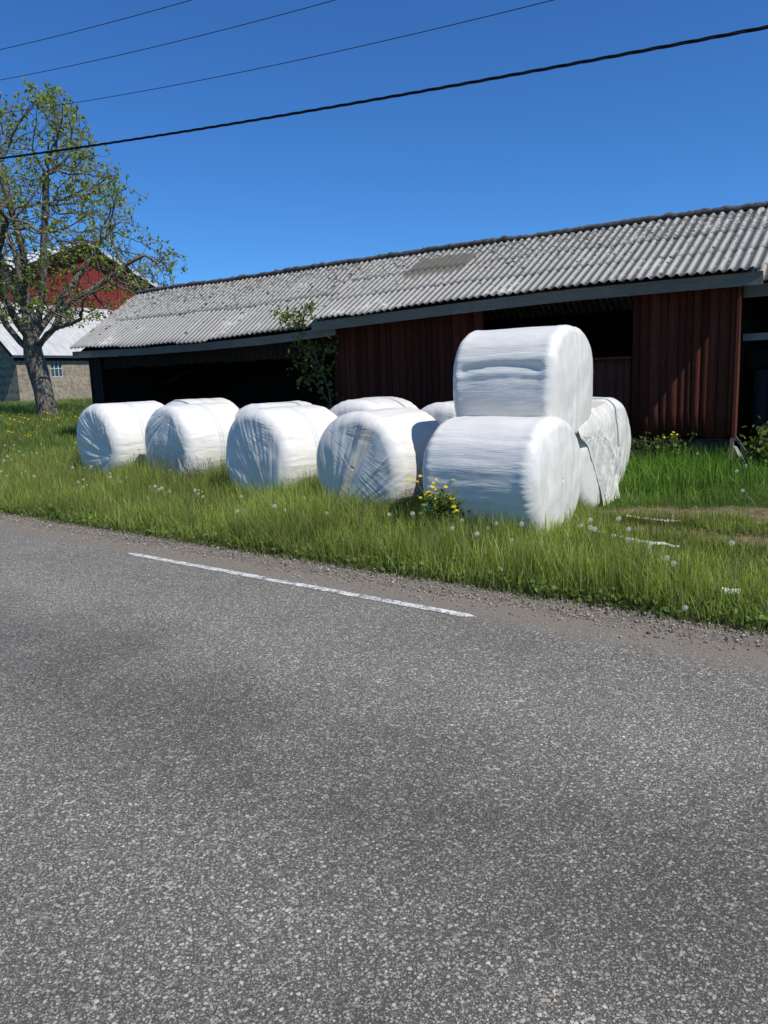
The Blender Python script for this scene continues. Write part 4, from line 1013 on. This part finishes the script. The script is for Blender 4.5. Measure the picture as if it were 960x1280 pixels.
# the tall yellow flowered plant between the two front bales
def rape_plant(x, y):
    root = empty('yellow_flowering_plant', (x, y, ground_z(x, y)), 0, 'tall bushy plant with many small yellow flowers in front of the lower stacked bale', 'plant')
    r = random.Random(14); mb = MB(); heads = []; lv = []
    for k in range(18):
        a = r.uniform(0, 6.28); sp = r.uniform(.05, .24); h = r.uniform(.26, .56); P = [Vector((r.uniform(-.03, .03), r.uniform(-.03, .03), 0)), Vector((math.cos(a)*sp*.5, math.sin(a)*sp*.4, h*.5)), Vector((math.cos(a)*sp*1.0-.02, math.sin(a)*sp*.6, h))]
        mb.tube(P, [.005, .004, .002], 5); heads.append(P[-1]); lv += [tuple(P[0].lerp(P[1], q)) for q in (.4, .6, .8, .95)] + [tuple(P[1].lerp(P[2], q)) for q in (.15, .35, .55)]
        for m in range(3):
            q = r.uniform(.35, .9); b = P[1].lerp(P[2], q); e = b+Vector((r.uniform(-.08, .08), r.uniform(-.05, .05), r.uniform(.03, .10))); mb.tube([b, e], [.002, .0012], 4); heads.append(e)
    mb.build('stem', M['stem'], root, True)
    V, F, T = leaf_cloud(lv, None, 11, .052, [(.09,.15,.03), (.13,.19,.04)], .045, 4, .2, wratio=.55); np_mesh('foliage', V, F, M['leaf'], root, False, T)
    root.scale = (1.25, 1.1, 1.12)
    for hd in heads:
        if r.random() < .1: continue
        mb = MB(); flower_head(mb, hd, r.uniform(.016, .027), 2, 6, (r.uniform(-.5, .5), -.6)); o = mb.build('flower', M['petal'], root); tint_attr(o, (.78, .62, .03))
rape_plant(.64, 7.50)
def flower_weed(s, n, h, label):
    b = at_barn(s, n, 0); z = ground_z(b[0], b[1]); root = empty('yellow_flowering_weed', (b[0], b[1], z), 0, label, 'weed'); mb = MB(); r = random.Random(int(h*100)); hs = []; lv = []
    for k in range(4):
        e = Vector((r.uniform(-.09, .09), r.uniform(-.03, .03), h*r.uniform(.85, 1.05))); mb.tube([(0,0,0), (e.x*.3, e.y*.3, h*.5), e], [.004,.003,.002], 4); hs.append(e); lv += [(e.x*.3, e.y*.3, h*q) for q in (.3, .5, .65, .8)]
    mb.build('stem', M['stem'], root, True); V, F, T = leaf_cloud(lv, None, 5, .07, [(.09,.13,.03)], .03, 7); np_mesh('foliage', V, F, M['leaf'], root, False, T)
    for hd in hs[:3]:
        mb = MB(); flower_head(mb, hd, .022, 2, 6, (0, -.6)); o = mb.build('flower', M['petal'], root); tint_attr(o, (.72, .60, .05))
flower_weed(-.62, -.5, .50, 'tall weed with pale yellow flowers right of the weed clumps, nearest the corner post')
flower_weed(-.86, -.48, .46, 'tall weed with pale yellow flowers, second from the corner post')

# ------------------------------------------------------------------ plastic scraps, dark gap wood
def scrap(name, P, w, label, seed, z0=.012, thick=.02, mat='film'):
    """crumpled ribbon of film along the points P"""
    r = random.Random(seed); V = []; F = []; n = 60; m = 8
    for i in range(n):
        q = i/(n-1)*(len(P)-1); k = min(int(q), len(P)-2); a = Vector((*P[k], 0)).lerp(Vector((*P[k+1], 0)), q-k); d = Vector((P[k+1][0]-P[k][0], P[k+1][1]-P[k][1], 0)).normalized(); s = Vector((-d.y, d.x, 0))
        ww = w*(.55+.6*abs(NZ(i*.13, seed, 0))+.1) * min(1, .25+6*min(i, n-1-i)/n)
        for j in range(m):
            v = j/(m-1)-.5; p = a + s*(v*ww + .02*NZ(i*.2, seed, 4)); V.append((p.x, p.y, ground_z(p.x, p.y)+z0+thick*(.9+.9*NZ(i*.16, j*.45, seed)+.35*NZ(i*.5, j*1.1, seed)) + thick*(1-4*v*v)*.6))
    F = [(i*m+j, (i+1)*m+j, (i+1)*m+j+1, i*m+j+1) for i in range(n-1) for j in range(m-1)]
    o = mesh(name, V, F, M[mat], None, True); tint_attr(o, (.08, 0, 0)); return meta(o, label, 'plastic scrap')
scrap('plastic_strip', [(1.90, 7.66), (2.02, 7.30), (2.14, 7.04), (2.32, 6.76), (2.56, 6.53)], .065, 'long crumpled strip of white film in the grass right of the stack', 1, .025, .022)
scrap('plastic_scrap', [(2.55, 7.98), (2.80, 7.68), (2.98, 7.58)], .07, 'flat white film scrap beside the bare brown soil', 2, .03, .012)
scrap('plastic_scrap', [(2.33, 5.17), (2.39, 5.12), (2.44, 5.12)], .08, 'small crumpled white film ball at the gravel edge in the right corner', 3, .09, .03)
mb = MB(); mb.tube([(0,0,0), (.004,.01,.17), (.012,.01,.36)], [.0025,.002,.0012], 6); mb.tube([(.004,.01,.17), (.02,.01,.2)], [.002,.001], 5)
o = mb.build('dry_stalk', M['grey'], None, True); o.location = (2.42, 5.16, 0.0); meta(o, 'dry straw coloured stalk standing by the small white scrap', 'stalk')
mb = MB(); mb.tube([(-.22, .1, .02), (-.10, .03, .10), (.08, -.05, .13), (.24, -.12, .06)], [.07, .11, .12, .05], 10); o = mb.build('dark_tarp_bundle', M['rubber'], None, True); o.location = (-.78, 9.85, ground_z(-.8, 9.9)); meta(o, 'dark rumpled bundle lying in the gap between two front bales', 'tarp')

# ------------------------------------------------------------------ overhead lines
def overhead(name, d, sa, za, sb, zb, cc, rad, label, twisted=False, extra=None):
    a = R(-34); ox, oy = -math.sin(a)*d, math.cos(a)*d; P = []; m = (zb-za)/(sb-sa)
    N = 900 if twisted else 140
    for i in range(N):
        s = -34 + 50*i/(N-1); z = za + m*(s-sa) + cc*(s-sa)*(s-sb); P.append(Vector((ox+s*math.cos(a), oy+s*math.sin(a), z)))
    mb = MB()
    if twisted:
        for ph in (0, 2*math.pi/3, 4*math.pi/3):
            Q = [p + Vector((-math.sin(a)*math.cos(i*.42+ph), math.cos(a)*math.cos(i*.42+ph), math.sin(i*.42+ph)))*rad*.62 for i, p in enumerate(P)]; mb.tube(Q, rad*.62, 5)
    else: mb.tube(P, rad, 5)
    o = mb.build(name, M['cable' if twisted else 'wire'], None, True); meta(o, label, 'cable' if twisted else 'wire', None if twisted else 'thin overhead wires')
overhead('overhead_cable', 9.0, -14.65, 6.06, -1.34, 4.94, .0016, .0165, 'thick black twisted cable, the lowest of the lines crossing the sky', True)
overhead('overhead_wire', 9.6, -13.74, 6.95, -3.81, 6.06, .0034, .0058, 'thin overhead wire next above the thick twisted cable')
overhead('overhead_wire', 9.2, -14.69, 7.51, -6.71, 6.72, .0034, .0058, 'thin overhead wire, the middle one of the three thin ones')
overhead('overhead_wire', 8.8, -13.95, 7.74, -9.02, 7.21, .0034, .0058, 'thin overhead wire, topmost at the upper left of the sky')

# ------------------------------------------------------------------ light, sky, camera
EL, AZ = R(52), R(-42.5)                                        # sun height; direction to the sun in the ground plane
sun = bpy.data.lights.new('sun', 'SUN'); sun.energy = 5.0; sun.angle = R(.53); sun.color = (1., .975, .925)
so = bpy.data.objects.new('sun', sun); COL.objects.link(so)
D = Vector((math.cos(AZ)*math.cos(EL), math.sin(AZ)*math.cos(EL), math.sin(EL))); so.rotation_euler = D.to_track_quat('Z', 'Y').to_euler()
w = bpy.data.worlds.new('World'); scene.world = w; w.use_nodes = True; nt = w.node_tree
sky = nt.nodes.new('ShaderNodeTexSky'); sky.sky_type = 'NISHITA'; sky.sun_disc = False; sky.sun_elevation = EL; sky.sun_rotation = R(90)-AZ
sky.altitude = 900; sky.air_density = 1.0; sky.dust_density = .25; sky.ozone_density = 3.2
bg = nt.nodes['Background']; bg.inputs['Strength'].default_value = .102; tint = nt.nodes.new('ShaderNodeMix'); tint.data_type = 'RGBA'; tint.blend_type = 'MULTIPLY'; tint.inputs[0].default_value = 1
tint.inputs[7].default_value = (.37, .80, 1.30, 1); nt.links.new(sky.outputs[0], tint.inputs[6]); nt.links.new(tint.outputs[2], bg.inputs[0])
cam = bpy.data.cameras.new('camera'); co = bpy.data.objects.new('camera', cam); COL.objects.link(co); scene.camera = co
cam.sensor_fit = 'VERTICAL'; cam.sensor_height = 36; cam.lens = 36*960/1280; cam.clip_start = .05; cam.clip_end = 3000
P_, Rr = math.atan(165/960), math.atan(.033)
co.location = (0, 0, 1.65); co.rotation_mode = 'XYZ'
co.matrix_world = Matrix.Translation((0, 0, 1.65)) @ Matrix.Rotation(R(90)-P_, 4, 'X') @ Matrix.Rotation(-Rr, 4, 'Z')
scene.view_settings.view_transform = 'Standard'; scene.view_settings.look = 'None'; scene.view_settings.exposure = 0; scene.view_settings.gamma = 1
scene.cycles.max_bounces = 6; scene.cycles.transparent_max_bounces = 4
